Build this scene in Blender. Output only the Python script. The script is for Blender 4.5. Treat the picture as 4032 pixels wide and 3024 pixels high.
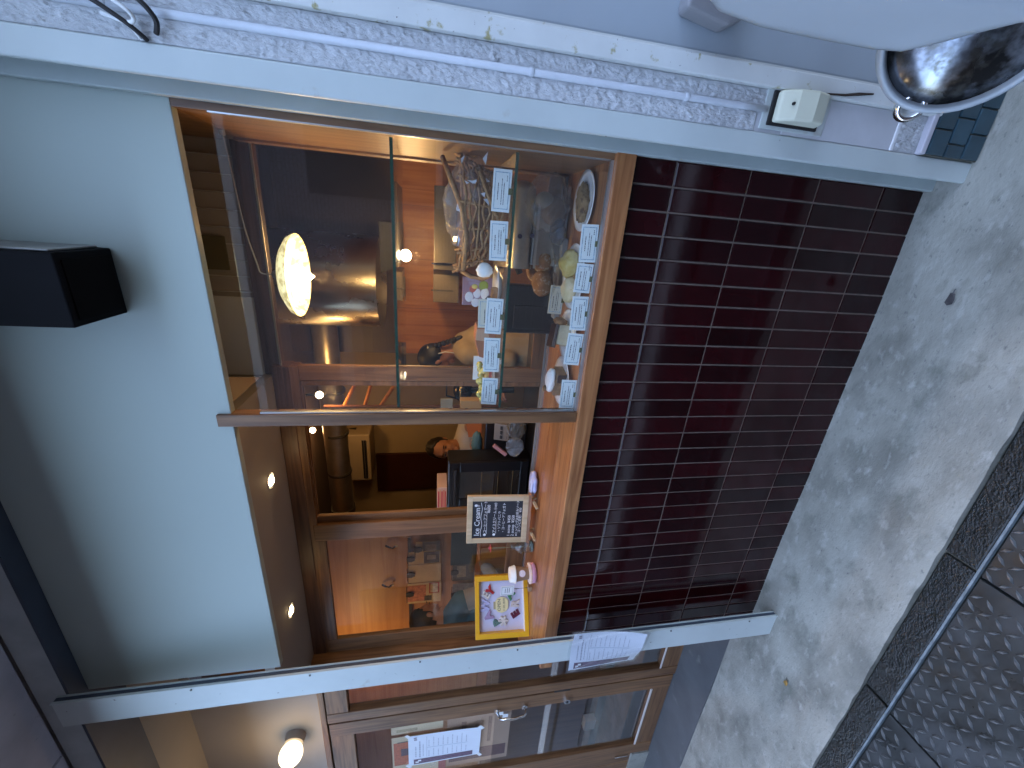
import bpy, bmesh, math, random
from mathutils import Vector, Matrix
random.seed(7)
for o in list(bpy.data.objects): bpy.data.objects.remove(o)
sc = bpy.context.scene
COL = sc.collection
R = math.radians

# ---------------------------------------------------------------- camera
CAM = Vector((-0.1388, -1.1482, 1.5064))
_yaw, _pit, _rol, FPX = R(21.682), R(11.037), R(0.374), 1577.5
_ri = Vector((math.cos(_yaw), math.sin(_yaw), 0))
FWD = Vector((-math.sin(_yaw)*math.cos(_pit), math.cos(_yaw)*math.cos(_pit), -math.sin(_pit)))
_up = _ri.cross(FWD)
RIGHT = math.cos(_rol)*_ri + math.sin(_rol)*_up
UP = -math.sin(_rol)*_ri + math.cos(_rol)*_up
cam = bpy.data.objects.new('camera', bpy.data.cameras.new('camera')); COL.objects.link(cam)
# the phone was held on its side: the picture's x axis points down the facade
mx = Matrix((-UP, RIGHT, -FWD)).transposed().to_4x4(); mx.translation = CAM
cam.matrix_world = mx
cam.data.sensor_fit = 'HORIZONTAL'; cam.data.sensor_width = 36.0
cam.data.lens = 36.0*FPX/4032; cam.data.clip_start = 0.02; cam.data.clip_end = 500
sc.camera = cam

# ---------------------------------------------------------------- world, sun, exposure
SUN_EL, SUN_ROT = R(48), R(20)
w = bpy.data.worlds.new('World'); sc.world = w; w.use_nodes = True
nt = w.node_tree; bg = nt.nodes['Background']
sky = nt.nodes.new('ShaderNodeTexSky'); sky.sky_type = 'NISHITA'; sky.sun_disc = False
sky.sun_elevation = SUN_EL; sky.sun_rotation = SUN_ROT; sky.air_density = 1.0; sky.dust_density = 5.0; sky.ozone_density = 0.6
nt.links.new(sky.outputs[0], bg.inputs['Color']); bg.inputs['Strength'].default_value = 0.15
sun = bpy.data.objects.new('sun', bpy.data.lights.new('sun', 'SUN')); COL.objects.link(sun)
sun.data.energy = 0.7; sun.data.angle = R(15); sun.data.color = (1, .95, .88)
sd = Vector((math.sin(SUN_ROT)*math.cos(SUN_EL), math.cos(SUN_ROT)*math.cos(SUN_EL), math.sin(SUN_EL)))
sun.rotation_euler = sd.to_track_quat('Z', 'Y').to_euler()
sc.view_settings.view_transform = 'Standard'; sc.view_settings.look = 'None'
sc.view_settings.exposure = 3.9; sc.view_settings.gamma = 1.0
sc.view_settings.use_curve_mapping = False
sc.render.engine = 'CYCLES'
sc.cycles.use_denoising = True
sc.cycles.max_bounces = 10; sc.cycles.diffuse_bounces = 4; sc.cycles.glossy_bounces = 4
sc.cycles.transparent_max_bounces = 24; sc.cycles.caustics_reflective = False; sc.cycles.caustics_refractive = False
sc.cycles.sample_clamp_indirect = 4.0

# ---------------------------------------------------------------- helpers
def at(x, y, Y):                       # point at depth Y seen at (x, y) of a 2212 px wide copy of the photograph
    x *= 4032/2212; y *= 4032/2212
    d = FWD*FPX + RIGHT*(1512-y) - UP*(x-2016)
    return CAM + d*((Y-CAM.y)/d.y)
def atz(x, y, Z):
    x *= 4032/2212; y *= 4032/2212
    d = FWD*FPX + RIGHT*(1512-y) - UP*(x-2016)
    return CAM + d*((Z-CAM.z)/d.z)
def atd(x, y, dist):
    x *= 4032/2212; y *= 4032/2212
    d = (FWD*FPX + RIGHT*(1512-y) - UP*(x-2016)).normalized()
    return CAM + d*dist

def tag(o, label=None, cat=None, group=None, kind=None):
    if label: o['label'] = label
    if cat: o['category'] = cat
    if group: o['group'] = group
    if kind: o['kind'] = kind
    return o
def thing(name, label, cat, loc=(0,0,0), rot=(0,0,0), group=None):
    o = bpy.data.objects.new(name, None); COL.objects.link(o)
    o.empty_display_size = .05; o.location = loc; o.rotation_euler = rot
    return tag(o, label, cat, group)
def rootloc(p):
    while p.parent: p = p.parent
    return Vector(p.location)

class MB:
    def __init__(s): s.v = []; s.f = []
    def add(s, vs, fs):
        n = len(s.v); s.v += [Vector(v) for v in vs]; s.f += [[i+n for i in f] for f in fs]; return s
    def box(s, x0, x1, y0, y1, z0, z1):
        return s.add([(x0,y0,z0),(x1,y0,z0),(x1,y1,z0),(x0,y1,z0),(x0,y0,z1),(x1,y0,z1),(x1,y1,z1),(x0,y1,z1)],
                     [(3,2,1,0),(4,5,6,7),(0,1,5,4),(1,2,6,5),(2,3,7,6),(3,0,4,7)])
    def obox(s, c, a, b, d):           # oriented box: centre and three half axes (right handed)
        c, a, b, d = Vector(c), Vector(a), Vector(b), Vector(d)
        return s.add([c-a-b-d,c+a-b-d,c+a+b-d,c-a+b-d,c-a-b+d,c+a-b+d,c+a+b+d,c-a+b+d],
                     [(3,2,1,0),(4,5,6,7),(0,1,5,4),(1,2,6,5),(2,3,7,6),(3,0,4,7)])
    def quad(s, a, b, c, d): return s.add([a,b,c,d], [(0,1,2,3)])
    def prism(s, pts, vec):
        n = len(pts); vec = Vector(vec)
        return s.add([Vector(p) for p in pts]+[Vector(p)+vec for p in pts],
                     [tuple(range(n-1,-1,-1)), tuple(range(n,2*n))]+[(i,(i+1)%n,(i+1)%n+n,i+n) for i in range(n)])
    def cyl(s, p0, p1, r0, r1=None, n=16, caps=True):
        p0, p1 = Vector(p0), Vector(p1); r1 = r0 if r1 is None else r1
        q = (p1-p0).to_track_quat('Z','Y'); vs = []
        for p, r in ((p0,r0),(p1,r1)):
            vs += [p+q@Vector((r*math.cos(2*math.pi*i/n), r*math.sin(2*math.pi*i/n),0)) for i in range(n)]
        fs = [(i,(i+1)%n,(i+1)%n+n,i+n) for i in range(n)]
        if caps: fs += [tuple(range(n-1,-1,-1)), tuple(range(n,2*n))]
        return s.add(vs, fs)
    def lathe(s, prof, c=(0,0,0), n=24, q=None, wob=None):
        c = Vector(c); vs = []; fs = []; m = len(prof)
        for j in range(n):
            a = 2*math.pi*j/n
            for k,(r,z) in enumerate(prof):
                rr = r*(wob(a,k) if wob else 1)
                p = Vector((rr*math.cos(a), rr*math.sin(a), z)); vs.append(c+(q@p if q else p))
        for j in range(n):
            j2 = (j+1)%n
            for k in range(m-1): fs.append((j*m+k, j2*m+k, j2*m+k+1, j*m+k+1))
        return s.add(vs, fs)
    def tube(s, pts, r, n=8):
        pts = [Vector(p) for p in pts]; vs = []; fs = []; up = Vector((.13,.21,.97))
        for i,p in enumerate(pts):
            t = (pts[min(i+1,len(pts)-1)]-pts[max(i-1,0)]).normalized()
            a = t.cross(up).normalized(); b = a.cross(t)
            rr = r[i] if isinstance(r,(list,tuple)) else r
            vs += [p+rr*(math.cos(2*math.pi*k/n)*a+math.sin(2*math.pi*k/n)*b) for k in range(n)]
        for i in range(len(pts)-1):
            for k in range(n): fs.append((i*n+k, i*n+(k+1)%n, (i+1)*n+(k+1)%n, (i+1)*n+k))
        fs += [tuple(range(n-1,-1,-1)), tuple(range((len(pts)-1)*n, len(pts)*n))]
        return s.add(vs, fs)
    def ell(s, c, r, nu=16, nv=10, q=None, fn=None):
        c = Vector(c); vs = []; fs = []
        for j in range(nv+1):
            th = math.pi*j/nv
            for i in range(nu):
                a = 2*math.pi*i/nu
                p = Vector((math.sin(th)*math.cos(a), math.sin(th)*math.sin(a), math.cos(th)))
                if fn: p = p*fn(p)
                p = Vector((p.x*r[0], p.y*r[1], p.z*r[2])); vs.append(c+(q@p if q else p))
        for j in range(nv):
            for i in range(nu): fs.append((j*nu+i, (j+1)*nu+i, (j+1)*nu+(i+1)%nu, j*nu+(i+1)%nu))
        return s.add(vs, fs)
    def build(s, name, mat, parent=None, smooth=False, bevel=0, local=False, seg=2, kind=None, label=None, sub=0):
        off = Vector((0,0,0)) if (local or not parent) else rootloc(parent)
        me = bpy.data.meshes.new(name); me.from_pydata([v-off for v in s.v], [], s.f); me.update()
        bm = bmesh.new(); bm.from_mesh(me); bmesh.ops.recalc_face_normals(bm, faces=bm.faces); bm.to_mesh(me); bm.free()
        if mat: me.materials.append(mat)
        o = bpy.data.objects.new(name, me); COL.objects.link(o)
        if parent: o.parent = parent
        if smooth:
            for p in me.polygons: p.use_smooth = True
            if smooth != 'all':
                try: me.set_sharp_from_angle(angle=R(smooth if smooth is not True else 40))
                except Exception: pass
        if bevel:
            b = o.modifiers.new('bevel','BEVEL'); b.width = bevel; b.segments = seg; b.limit_method = 'ANGLE'; b.harden_normals = False
        if sub:
            b = o.modifiers.new('sub','SUBSURF'); b.levels = b.render_levels = sub
        if kind: o['kind'] = kind
        if label: o['label'] = label
        return o
def curve(pts, k=6):                  # smooth path through points
    pts = [Vector(p) for p in pts]; out = []
    for i in range(len(pts)-1):
        p0, p1, p2, p3 = pts[max(i-1,0)], pts[i], pts[i+1], pts[min(i+2,len(pts)-1)]
        for j in range(k):
            t = j/k; out.append(.5*((2*p1)+(p2-p0)*t+(2*p0-5*p1+4*p2-p3)*t*t+(3*p1-p0-3*p2+p3)*t**3))
    return out+[pts[-1]]
def box(name, mat, x0,x1,y0,y1,z0,z1, parent=None, **k): return MB().box(x0,x1,y0,y1,z0,z1).build(name, mat, parent, **k)
def copytree(o, parent=None):
    c = o.copy(); COL.objects.link(c); c.parent = parent
    for ch in list(o.children): copytree(ch, c)
    return c
def text(name, body, size, loc, xdir, ydir, mat, parent, align='CENTER', ext=0.0002, shear=0):
    cu = bpy.data.curves.new(name, 'FONT'); cu.body = body; cu.size = size; cu.align_x = align; cu.align_y = 'CENTER'
    cu.extrude = ext; cu.shear = shear; cu.resolution_u = 2
    o = bpy.data.objects.new(name, cu); COL.objects.link(o); cu.materials.append(mat)
    x = Vector(xdir).normalized(); y = Vector(ydir).normalized(); m = Matrix((x,y,x.cross(y))).transposed().to_4x4()
    off = rootloc(parent) if parent else Vector((0,0,0))
    m.translation = Vector(loc)-off; TXT.append((o, parent, m))
    return o
TXT = []
def text_to_mesh():                    # lettering becomes plain mesh parts
    bpy.context.view_layer.update(); dg = bpy.context.evaluated_depsgraph_get()
    for o, parent, m in TXT:
        me = bpy.data.meshes.new_from_object(o.evaluated_get(dg)); nm = o.name.split('.')[0]
        me.materials.clear(); me.materials.append(o.data.materials[0]); bpy.data.objects.remove(o)
        k = bpy.data.objects.new(nm, me); COL.objects.link(k); k.parent = parent; k.matrix_local = m

# ---------------------------------------------------------------- materials
def _mat(name):
    m = bpy.data.materials.new(name); m.use_nodes = True
    n = m.node_tree.nodes; return m, n, m.node_tree.links, n['Principled BSDF']
def c4(c): return (c[0], c[1], c[2], 1)
def P(name, col, rough=.5, metal=0, var=None, bump=None, stretch=None, spots=None, rnd=0, coat=0, emit=None, spec=.5, rvar=None, sss=0, world=False):
    m, n, l, b = _mat(name)
    b.inputs['Base Color'].default_value = c4(col); b.inputs['Roughness'].default_value = rough
    b.inputs['Metallic'].default_value = metal; b.inputs['Specular IOR Level'].default_value = spec
    if coat: b.inputs['Coat Weight'].default_value = coat; b.inputs['Coat Roughness'].default_value = .05
    if emit: b.inputs['Emission Color'].default_value = c4(emit[0]); b.inputs['Emission Strength'].default_value = emit[1]
    if sss: b.inputs['Subsurface Weight'].default_value = sss; b.inputs['Subsurface Radius'].default_value = (.02,.008,.004); b.inputs['Subsurface Scale'].default_value = .3
    tc = n.new('ShaderNodeTexCoord'); mp = n.new('ShaderNodeMapping')
    if world:
        g = n.new('ShaderNodeNewGeometry'); l.new(g.outputs['Position'], mp.inputs['Vector'])
    else: l.new(tc.outputs['Object'], mp.inputs['Vector'])
    if stretch: mp.inputs['Scale'].default_value = stretch
    cur = None
    def noise(sc_, det=4, rg=.55):
        t = n.new('ShaderNodeTexNoise'); t.inputs['Scale'].default_value = sc_; t.inputs['Detail'].default_value = det; t.inputs['Roughness'].default_value = rg
        l.new(mp.outputs[0], t.inputs['Vector']); return t
    def mixc(fac, a, bcol):
        x = n.new('ShaderNodeMix'); x.data_type = 'RGBA'
        l.new(fac, x.inputs[0])
        if hasattr(a,'links'): l.new(a, x.inputs[6])
        else: x.inputs[6].default_value = c4(a)
        if hasattr(bcol,'links'): l.new(bcol, x.inputs[7])
        else: x.inputs[7].default_value = c4(bcol)
        return x.outputs[2]
    cur = col
    if var:                            # (scale, amount) or (scale, other colour[, lo, hi])
        t = noise(var[0], 6)
        r = n.new('ShaderNodeMapRange'); lo, hi = (var[2], var[3]) if len(var) > 2 else (.3,.7)
        r.inputs[1].default_value = lo; r.inputs[2].default_value = hi; l.new(t.outputs[0], r.inputs[0])
        if isinstance(var[1], (int,float)):
            a = tuple(c*(1-var[1]) for c in col); d = tuple(min(1,c*(1+var[1])) for c in col)
        else: a, d = col, var[1]
        cur = mixc(r.outputs[0], a, d)
    if spots:                          # (scale, colour, lo, hi)
        for sp in (spots if isinstance(spots, list) else [spots]):
            t = noise(sp[0], 5, .6); r = n.new('ShaderNodeMapRange'); r.inputs[1].default_value = sp[2]; r.inputs[2].default_value = sp[3]
            l.new(t.outputs[0], r.inputs[0]); cur = mixc(r.outputs[0], cur, sp[1])
    if rnd:
        oi = n.new('ShaderNodeObjectInfo'); r = n.new('ShaderNodeMapRange'); r.inputs[3].default_value = 1-rnd; r.inputs[4].default_value = 1+rnd
        l.new(oi.outputs['Random'], r.inputs[0]); h = n.new('ShaderNodeHueSaturation'); l.new(r.outputs[0], h.inputs['Value'])
        if hasattr(cur,'links'): l.new(cur, h.inputs['Color'])
        else: h.inputs['Color'].default_value = c4(cur)
        cur = h.outputs[0]
    if hasattr(cur,'links'): l.new(cur, b.inputs['Base Color'])
    if rvar:
        t = noise(rvar[0], 4); r = n.new('ShaderNodeMapRange'); r.inputs[3].default_value = rvar[1]; r.inputs[4].default_value = rvar[2]
        r.inputs[1].default_value = .35; r.inputs[2].default_value = .65
        l.new(t.outputs[0], r.inputs[0]); l.new(r.outputs[0], b.inputs['Roughness'])
    if bump:                           # list of (scale, strength, distance)
        prev = None
        for bp_ in (bump if isinstance(bump, list) else [bump]):
            t = noise(bp_[0], 5, .6); u = n.new('ShaderNodeBump'); u.inputs['Strength'].default_value = bp_[1]; u.inputs['Distance'].default_value = bp_[2]
            l.new(t.outputs[0], u.inputs['Height'])
            if prev: l.new(prev, u.inputs['Normal'])
            prev = u.outputs[0]
        l.new(prev, b.inputs['Normal'])
    return m
def WOOD(name, c1, c2, axis='x', rough=.45, scale=1.0, coat=0):
    m, n, l, b = _mat(name); tc = n.new('ShaderNodeTexCoord'); mp = n.new('ShaderNodeMapping'); l.new(tc.outputs['Object'], mp.inputs['Vector'])
    oi = n.new('ShaderNodeObjectInfo'); vm = n.new('ShaderNodeVectorMath'); vm.operation = 'SCALE'; vm.inputs[0].default_value = (3.1,5.7,4.3)
    l.new(oi.outputs['Random'], vm.inputs['Scale']); l.new(vm.outputs[0], mp.inputs['Location'])
    s = {'x':(1.3,26,26),'y':(26,1.3,26),'z':(26,26,1.3)}[axis]; mp.inputs['Scale'].default_value = tuple(v*scale for v in s)
    t = n.new('ShaderNodeTexNoise'); t.inputs['Scale'].default_value = 1.6; t.inputs['Detail'].default_value = 7; t.inputs['Distortion'].default_value = 1.2
    l.new(mp.outputs[0], t.inputs['Vector'])
    rp = n.new('ShaderNodeValToRGB'); e = rp.color_ramp.elements; e[0].position = .32; e[0].color = c4(c1); e[1].position = .68; e[1].color = c4(c2)
    k = e.new(.5); k.color = c4([(a*.45+d*.55) for a,d in zip(c1,c2)])
    l.new(t.outputs[0], rp.inputs[0])
    t2 = n.new('ShaderNodeTexNoise'); t2.inputs['Scale'].default_value = 3.5; t2.inputs['Detail'].default_value = 3; l.new(tc.outputs['Object'], t2.inputs['Vector'])
    mr = n.new('ShaderNodeMapRange'); mr.inputs[3].default_value = .72; mr.inputs[4].default_value = 1.22; l.new(t2.outputs[0], mr.inputs[0])
    h = n.new('ShaderNodeHueSaturation'); l.new(mr.outputs[0], h.inputs['Value']); l.new(rp.outputs[0], h.inputs['Color']); l.new(h.outputs[0], b.inputs['Base Color'])
    bu = n.new('ShaderNodeBump'); bu.inputs['Strength'].default_value = .25; bu.inputs['Distance'].default_value = .0015; l.new(t.outputs[0], bu.inputs['Height']); l.new(bu.outputs[0], b.inputs['Normal'])
    b.inputs['Roughness'].default_value = rough
    if coat: b.inputs['Coat Weight'].default_value = coat; b.inputs['Coat Roughness'].default_value = .15
    return m
def GLASS(name, tint=(.97,.985,.98), refl=1.0, rough=0.0, dirt=0.0):
    m = bpy.data.materials.new(name); m.use_nodes = True; n = m.node_tree.nodes; l = m.node_tree.links; n.clear()
    out = n.new('ShaderNodeOutputMaterial'); tr = n.new('ShaderNodeBsdfTransparent'); tr.inputs[0].default_value = c4(tint)
    gl = n.new('ShaderNodeBsdfGlossy'); gl.inputs['Roughness'].default_value = rough; gl.inputs['Color'].default_value = (refl,refl,refl,1)
    g = n.new('ShaderNodeNewGeometry'); mr = n.new('ShaderNodeMapRange'); mr.inputs[3].default_value = 1.52; mr.inputs[4].default_value = 1/1.52
    l.new(g.outputs['Backfacing'], mr.inputs[0]); fr = n.new('ShaderNodeFresnel'); l.new(mr.outputs[0], fr.inputs['IOR'])
    mx = n.new('ShaderNodeMixShader'); l.new(fr.outputs[0], mx.inputs[0]); l.new(tr.outputs[0], mx.inputs[1]); l.new(gl.outputs[0], mx.inputs[2])
    o = mx.outputs[0]
    if dirt:
        df = n.new('ShaderNodeBsdfDiffuse'); df.inputs[0].default_value = (.6,.6,.6,1); m2 = n.new('ShaderNodeMixShader'); m2.inputs[0].default_value = dirt
        l.new(o, m2.inputs[1]); l.new(df.outputs[0], m2.inputs[2]); o = m2.outputs[0]
    l.new(o, out.inputs[0]); return m
def EMIT(name, col, s):
    m = bpy.data.materials.new(name); m.use_nodes = True; n = m.node_tree.nodes; l = m.node_tree.links; n.clear()
    out = n.new('ShaderNodeOutputMaterial'); e = n.new('ShaderNodeEmission'); e.inputs[0].default_value = c4(col); e.inputs[1].default_value = s
    l.new(e.outputs[0], out.inputs[0]); return m

m_post = P('white_painted_steel', (.49,.54,.525), .42, var=(5,.06), spots=[(9,(.42,.42,.38),.66,.74),(60,(.10,.08,.06),.70,.74)], bump=(25,.08,.001))
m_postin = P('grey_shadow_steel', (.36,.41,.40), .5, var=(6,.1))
m_panel = P('off_white_panel', (.365,.42,.38), .5, var=(1.2,.04), bump=(3,.05,.002))
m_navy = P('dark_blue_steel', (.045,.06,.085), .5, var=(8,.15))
m_beam = P('grey_painted_beam', (.40,.43,.43), .5, var=(12,.12), bump=(60,.1,.001))
m_conc_slab = P('board_marked_concrete', (.44,.43,.47), .85, var=(7,.12), spots=(22,(.22,.22,.25),.66,.76), bump=[(40,.35,.004),(180,.3,.001)])
m_stucco = P('rough_white_stucco', (.55,.565,.575), .8, var=(30,.05), stretch=(1,1,.35), bump=[(130,1.0,.006),(60,.5,.004)])
m_stucco_s = P('smoothed_stucco', (.50,.505,.525), .75, var=(20,.05), bump=(60,.25,.002))
m_pipe = P('painted_conduit', (.52,.55,.59), .5, var=(10,.05))
m_jamb = P('peeling_painted_frame', (.60,.62,.60), .45, var=(9,.06), spots=[(26,(.33,.30,.14),.63,.70),(90,(.05,.04,.035),.68,.71)], bump=(20,.06,.001))
m_gdoor = P('grey_steel_sheet', (.33,.37,.40), .45, var=(3,.08), bump=(4,.04,.003))
m_tile = P('maroon_glazed_tile', (.0155,.0010,.0017), .085, var=(7,.35), rnd=.4, bump=(7,.16,.003), spec=.28)
m_tile2 = P('reflection_grey_tile', (.015,.0095,.0125), .36, var=(7,.25), rnd=.2, bump=(5,.12,.002), spec=.35)  # grey reflection of the concrete put into the colour; unused
m_grout = P('warm_grey_grout', (.13,.098,.078), .9, var=(40,.2))
m_btile = P('blue_green_tile', (.018,.05,.07), .3, var=(9,.3), rnd=.3, coat=.3)
m_bgrout = P('dark_grout', (.10,.10,.08), .9)
m_concrete = P('trowelled_concrete', (.205,.203,.172), .75, var=(3.2,.38), spots=[(1.6,(.30,.30,.262),.40,.68),(6,(.125,.13,.108),.54,.72),(17,(.33,.33,.295),.55,.75),(55,(.12,.125,.115),.60,.75),(150,(.03,.03,.03),.72,.75)], bump=[(14,.3,.008),(70,.5,.004),(220,.3,.001)], rvar=(5,.35,.75), stretch=(1,1.7,1))
m_floor = P('dark_entry_screed', (.075,.08,.085), .6, var=(5,.2), spots=(9,(.13,.135,.13),.6,.75), bump=(60,.2,.002))
m_granite = P('wet_dark_stone', (.006,.0075,.0065), .15, var=(60,.5), spots=[(25,(.022,.021,.018),.6,.75)], bump=[(40,.8,.005),(160,.7,.003)], rvar=(18,.06,.30), spec=.5)
m_bars = P('worn_bar_steel', (.15,.16,.165), .32, metal=.4, var=(20,.3))
m_plate = P('checker_steel', (.026,.030,.030), .34, metal=.2, var=(9,.4), spots=(4,(.06,.065,.07),.5,.75), bump=(90,.3,.001), rvar=(12,.25,.5))
m_rail = P('worn_steel_edge', (.17,.21,.23), .5, metal=.3, var=(30,.3))
m_road = P('wet_asphalt', (.045,.045,.05), .5, var=(80,.4), bump=(150,.6,.004))
m_counter = WOOD('counter_wood', (.19,.062,.019), (.40,.18,.068), 'x', .35, coat=.25)
m_wood = WOOD('weathered_frame_wood', (.095,.042,.017), (.235,.118,.050), 'z', .5)
m_woodh = WOOD('weathered_rail_wood', (.095,.042,.017), (.235,.118,.050), 'x', .5)
m_wooddk = WOOD('dark_head_wood', (.06,.028,.015), (.14,.07,.04), 'x', .5)
m_jambw = WOOD('brown_jamb_wood', (.12,.06,.03), (.22,.12,.06), 'z', .45)
m_ply = WOOD('orange_plywood', (.28,.095,.022), (.46,.19,.055), 'z', .45, .5)
m_plyx = WOOD('orange_wall_board', (.34,.15,.05), (.47,.24,.09), 'x', .5, .35)
m_darkply = WOOD('brown_panel_wood', (.10,.035,.02), (.17,.07,.035), 'z', .4, .5)
m_soffit = P('grey_brown_soffit', (.30,.265,.22), .7, var=(2,.06))
m_plaster = P('warm_plaster', (.42,.31,.17), .8, var=(3,.08), bump=(30,.1,.002))
m_ceil = P('dark_ceiling', (.10,.07,.07), .7, var=(2,.1))
m_glass = GLASS('window_glass'); m_glass_g = GLASS('showcase_glass', (.955,.975,.965), dirt=.012)
m_gedge = P('green_glass_edge', (.012,.06,.04), .15, coat=.3)
m_alu = P('aluminium', (.55,.57,.59), .35, metal=.9)
m_chrome = P('chrome', (.75,.75,.74), .12, metal=1.0)
m_steelw = P('warm_stainless', (.58,.50,.38), .28, metal=1.0, var=(3,.1), rvar=(4,.2,.36))
m_black = P('black_enamel', (.010,.010,.012), .3, coat=.2)
m_blackm = P('matt_black', (.012,.011,.012), .6)
m_white = P('white_card', (.80,.82,.82), .6)
m_porc = P('white_porcelain', (.78,.78,.80), .15, coat=.5)
m_blueink = P('blue_border_print', (.24,.36,.46), .6)
m_ink = P('dark_ink', (.05,.06,.08), .7)
m_olive = P('olive_clip', (.10,.095,.035), .5)
m_wax = P('warm_lamp_glass', (.9,.8,.5), .3, emit=((1,.62,.20),.5))
# ================================================================= SETTING
def struct(o): o['kind'] = 'structure'; return o
# ground: road, concrete apron, wet stone gutter with a steel edge, steel cover plates
struct(box('road', m_road, -60,60,-60,-1.16,-.30,-.012))
struct(box('road_marking', P('white_road_paint',(.62,.63,.62),.5,var=(30,.2),spots=(50,(.08,.08,.08),.62,.68)), -20,12,-1.47,-1.305,-.0115,-.008))
struct(box('ground', m_road, -60,60,-1.17,60,-.6,-.05))
# concrete apron, gently uneven
g = MB(); nx, ny = 150, 16
for j in range(ny+1):
    for i in range(nx+1):
        x = -5.2+7.2*i/nx; y = -.456+.52*j/ny
        zz = 0.004*math.sin(x*3.1+y*4)+.0025*math.sin(x*9+1)*math.cos(y*14)
        if j in (0,ny): y += .0015*math.sin(x*37)+.0012*math.sin(x*83)
        g.v.append(Vector((x,y,zz-.002-(.004 if j==0 else 0))))
for j in range(ny):
    for i in range(nx): g.f.append([j*(nx+1)+i, j*(nx+1)+i+1, (j+1)*(nx+1)+i+1, (j+1)*(nx+1)+i])
n0 = len(g.v)
for i in range(nx+1): g.v.append(g.v[i].copy())
for i in range(nx+1): g.v.append(Vector((g.v[i].x, g.v[i].y, -.05)))
for i in range(nx): g.f.append([n0+i, n0+i+1, n0+nx+1+i+1, n0+nx+1+i])
apron = struct(g.build('pavement', m_concrete, smooth='all'))
struct(box('entry_floor', m_floor, -5.2,-1.75,.05,.60,-.05,.001))
# gutter: a row of wet stones, each a part
gut = struct(box('gutter', m_bgrout, -5.2,2.0,-.540,-.452,-.06,-.026))
xs = [-5.2+.608*k for k in range(0,13)]
sh_ = -.948-xs[7]; xs = [x+sh_ for x in xs]
for a, b_ in zip(xs, xs[1:]):
    s = MB().box(a+.004,b_-.004,-.538,-.459,-.05,-.012).build('gutter_stone', m_granite, gut, bevel=.005); s.location.z = random.uniform(-.003,.002)
# steel edge bar
rail = MB(); pts = [(-5.2+.05*i, -.5440+.0003*math.sin(i*1.7), 0) for i in range(145)]
for a,b_ in zip(pts,pts[1:]): rail.obox(((a[0]+b_[0])/2,(a[1]+b_[1])/2,-.012),((b_[0]-a[0])/2,(b_[1]-a[1])/2,0),(0,.0028,0),(0,0,.006))
tag(rail.build('gutter_rail', m_rail, smooth=False), 'long thin worn steel edge bar between wet gutter stones and chequered plates', 'edge bar')
# chequered cover plates
def plate(x0, x1, label):
    t = thing('cover_plate', label, 'cover plate', ((x0+x1)/2,-.85,-.012), group='chequered steel plates along the gutter')
    MB().box(x0+.004,x1-.004,-1.155,-.551,-.03,-.012).build('sheet', m_plate, t, bevel=.002)
    b = MB(); p = .0315; k = 0
    ny_ = int(.59/p); nx_ = int((x1-x0-.02)/p)
    for j in range(ny_):
        for i in range(nx_):
            cx = x0+.016+p*i; cy = -.565-p*j
            s = 1 if (i+j)%2 == 0 else -1
            d = Vector((.7071,.7071*s,0)); e = Vector((-.7071*s,.7071,0)); 
            L, W, H = .0170, .0046, .0060; c = Vector((cx,cy,-.0118))
            b.add([c-d*L, c-e*W*-1, c+d*L, c-e*W, c-d*L*.55+Vector((0,0,H)), c+e*W*.45+Vector((0,0,H)), c+d*L*.55+Vector((0,0,H)), c-e*W*.45+Vector((0,0,H))],
                  [(0,1,5,4),(1,2,6,5),(2,3,7,6),(3,0,4,7),(4,5,6,7)])
    b.build('raised_bars', m_bars, t, kind='stuff')
pxs = [-2.172,-1.5645,-.9555,-.347]
for i,lab in enumerate(('chequered steel plate past both seams, nearest the entrance door','chequered steel plate between the two seams beside the wet gutter','chequered steel plate at the near end, before the first seam')): plate(pxs[i], pxs[i+1], lab)

# building shell behind
struct(box('shading_upper_wall', m_conc_slab, -45,30,.118,5.5,2.95,15))  # unseen upper storeys, made tall so the lane stays out of the sun
struct(box('back_wall', m_plaster, -6,.45,2.70,2.8,-.05,2.62))
struct(box('side_wall_inside', m_darkply, .30,.40,.46,2.70,-.05,2.62))
struct(box('end_wall_inside', m_plaster, -6.1,-6.0,.3,2.8,-.05,2.62))
struct(box('inner_ceiling', m_ceil, -6.1,.45,.47,2.8,2.52,2.62))
struct(box('inner_floor', m_darkply, -6.1,.45,.36,2.8,-.05,.0))
# concrete balcony slab overhead, cast in boards with open joints
sl = struct(box('slab_overhead', m_conc_slab, -9,4,-.70,5.5,2.815,2.95))
jx = -1.985
for (a,b_) in ((-9,jx-1.2),(jx-1.2,jx),(jx,jx+1.25),(jx+1.25,jx+2.5),(jx+2.5,4)):
    for (c,d) in ((-.70,-.34),(-.34,-.062)):
        MB().box(a+.004,b_-.004,c+.004,d-.004,2.782,2.816).build('cast_board', m_conc_slab, sl, bevel=.004)
# steel beam across the posts
bm_ = thing('steel_beam', 'painted steel beam with dark blue underside running above the white panel', 'beam', (-2.2,0,2.7))
box('web', m_beam, -6,.16,-.057,-.045,2.699,2.783, bm_)
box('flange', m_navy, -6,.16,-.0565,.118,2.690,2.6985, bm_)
box('upper_flange', m_beam, -6,.16,-.045,.118,2.772,2.783, bm_)
# ceiling and wall above the door
struct(box('porch_ceiling', m_soffit, -6,-1.76,.1185,.37,2.694,2.76))
dw = struct(box('wall_above_door', P('grey_render',(.36,.34,.31),.7,var=(2,.06)), -6,-2.27,.355,.46,2.082,2.70))
# white panel over the counter
tag(box('fascia_panel', m_panel, -1.76,.078,-.002,.024,2.071,2.6895, bevel=.002), 'large plain off-white panel above the shop window', 'panel')
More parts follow.
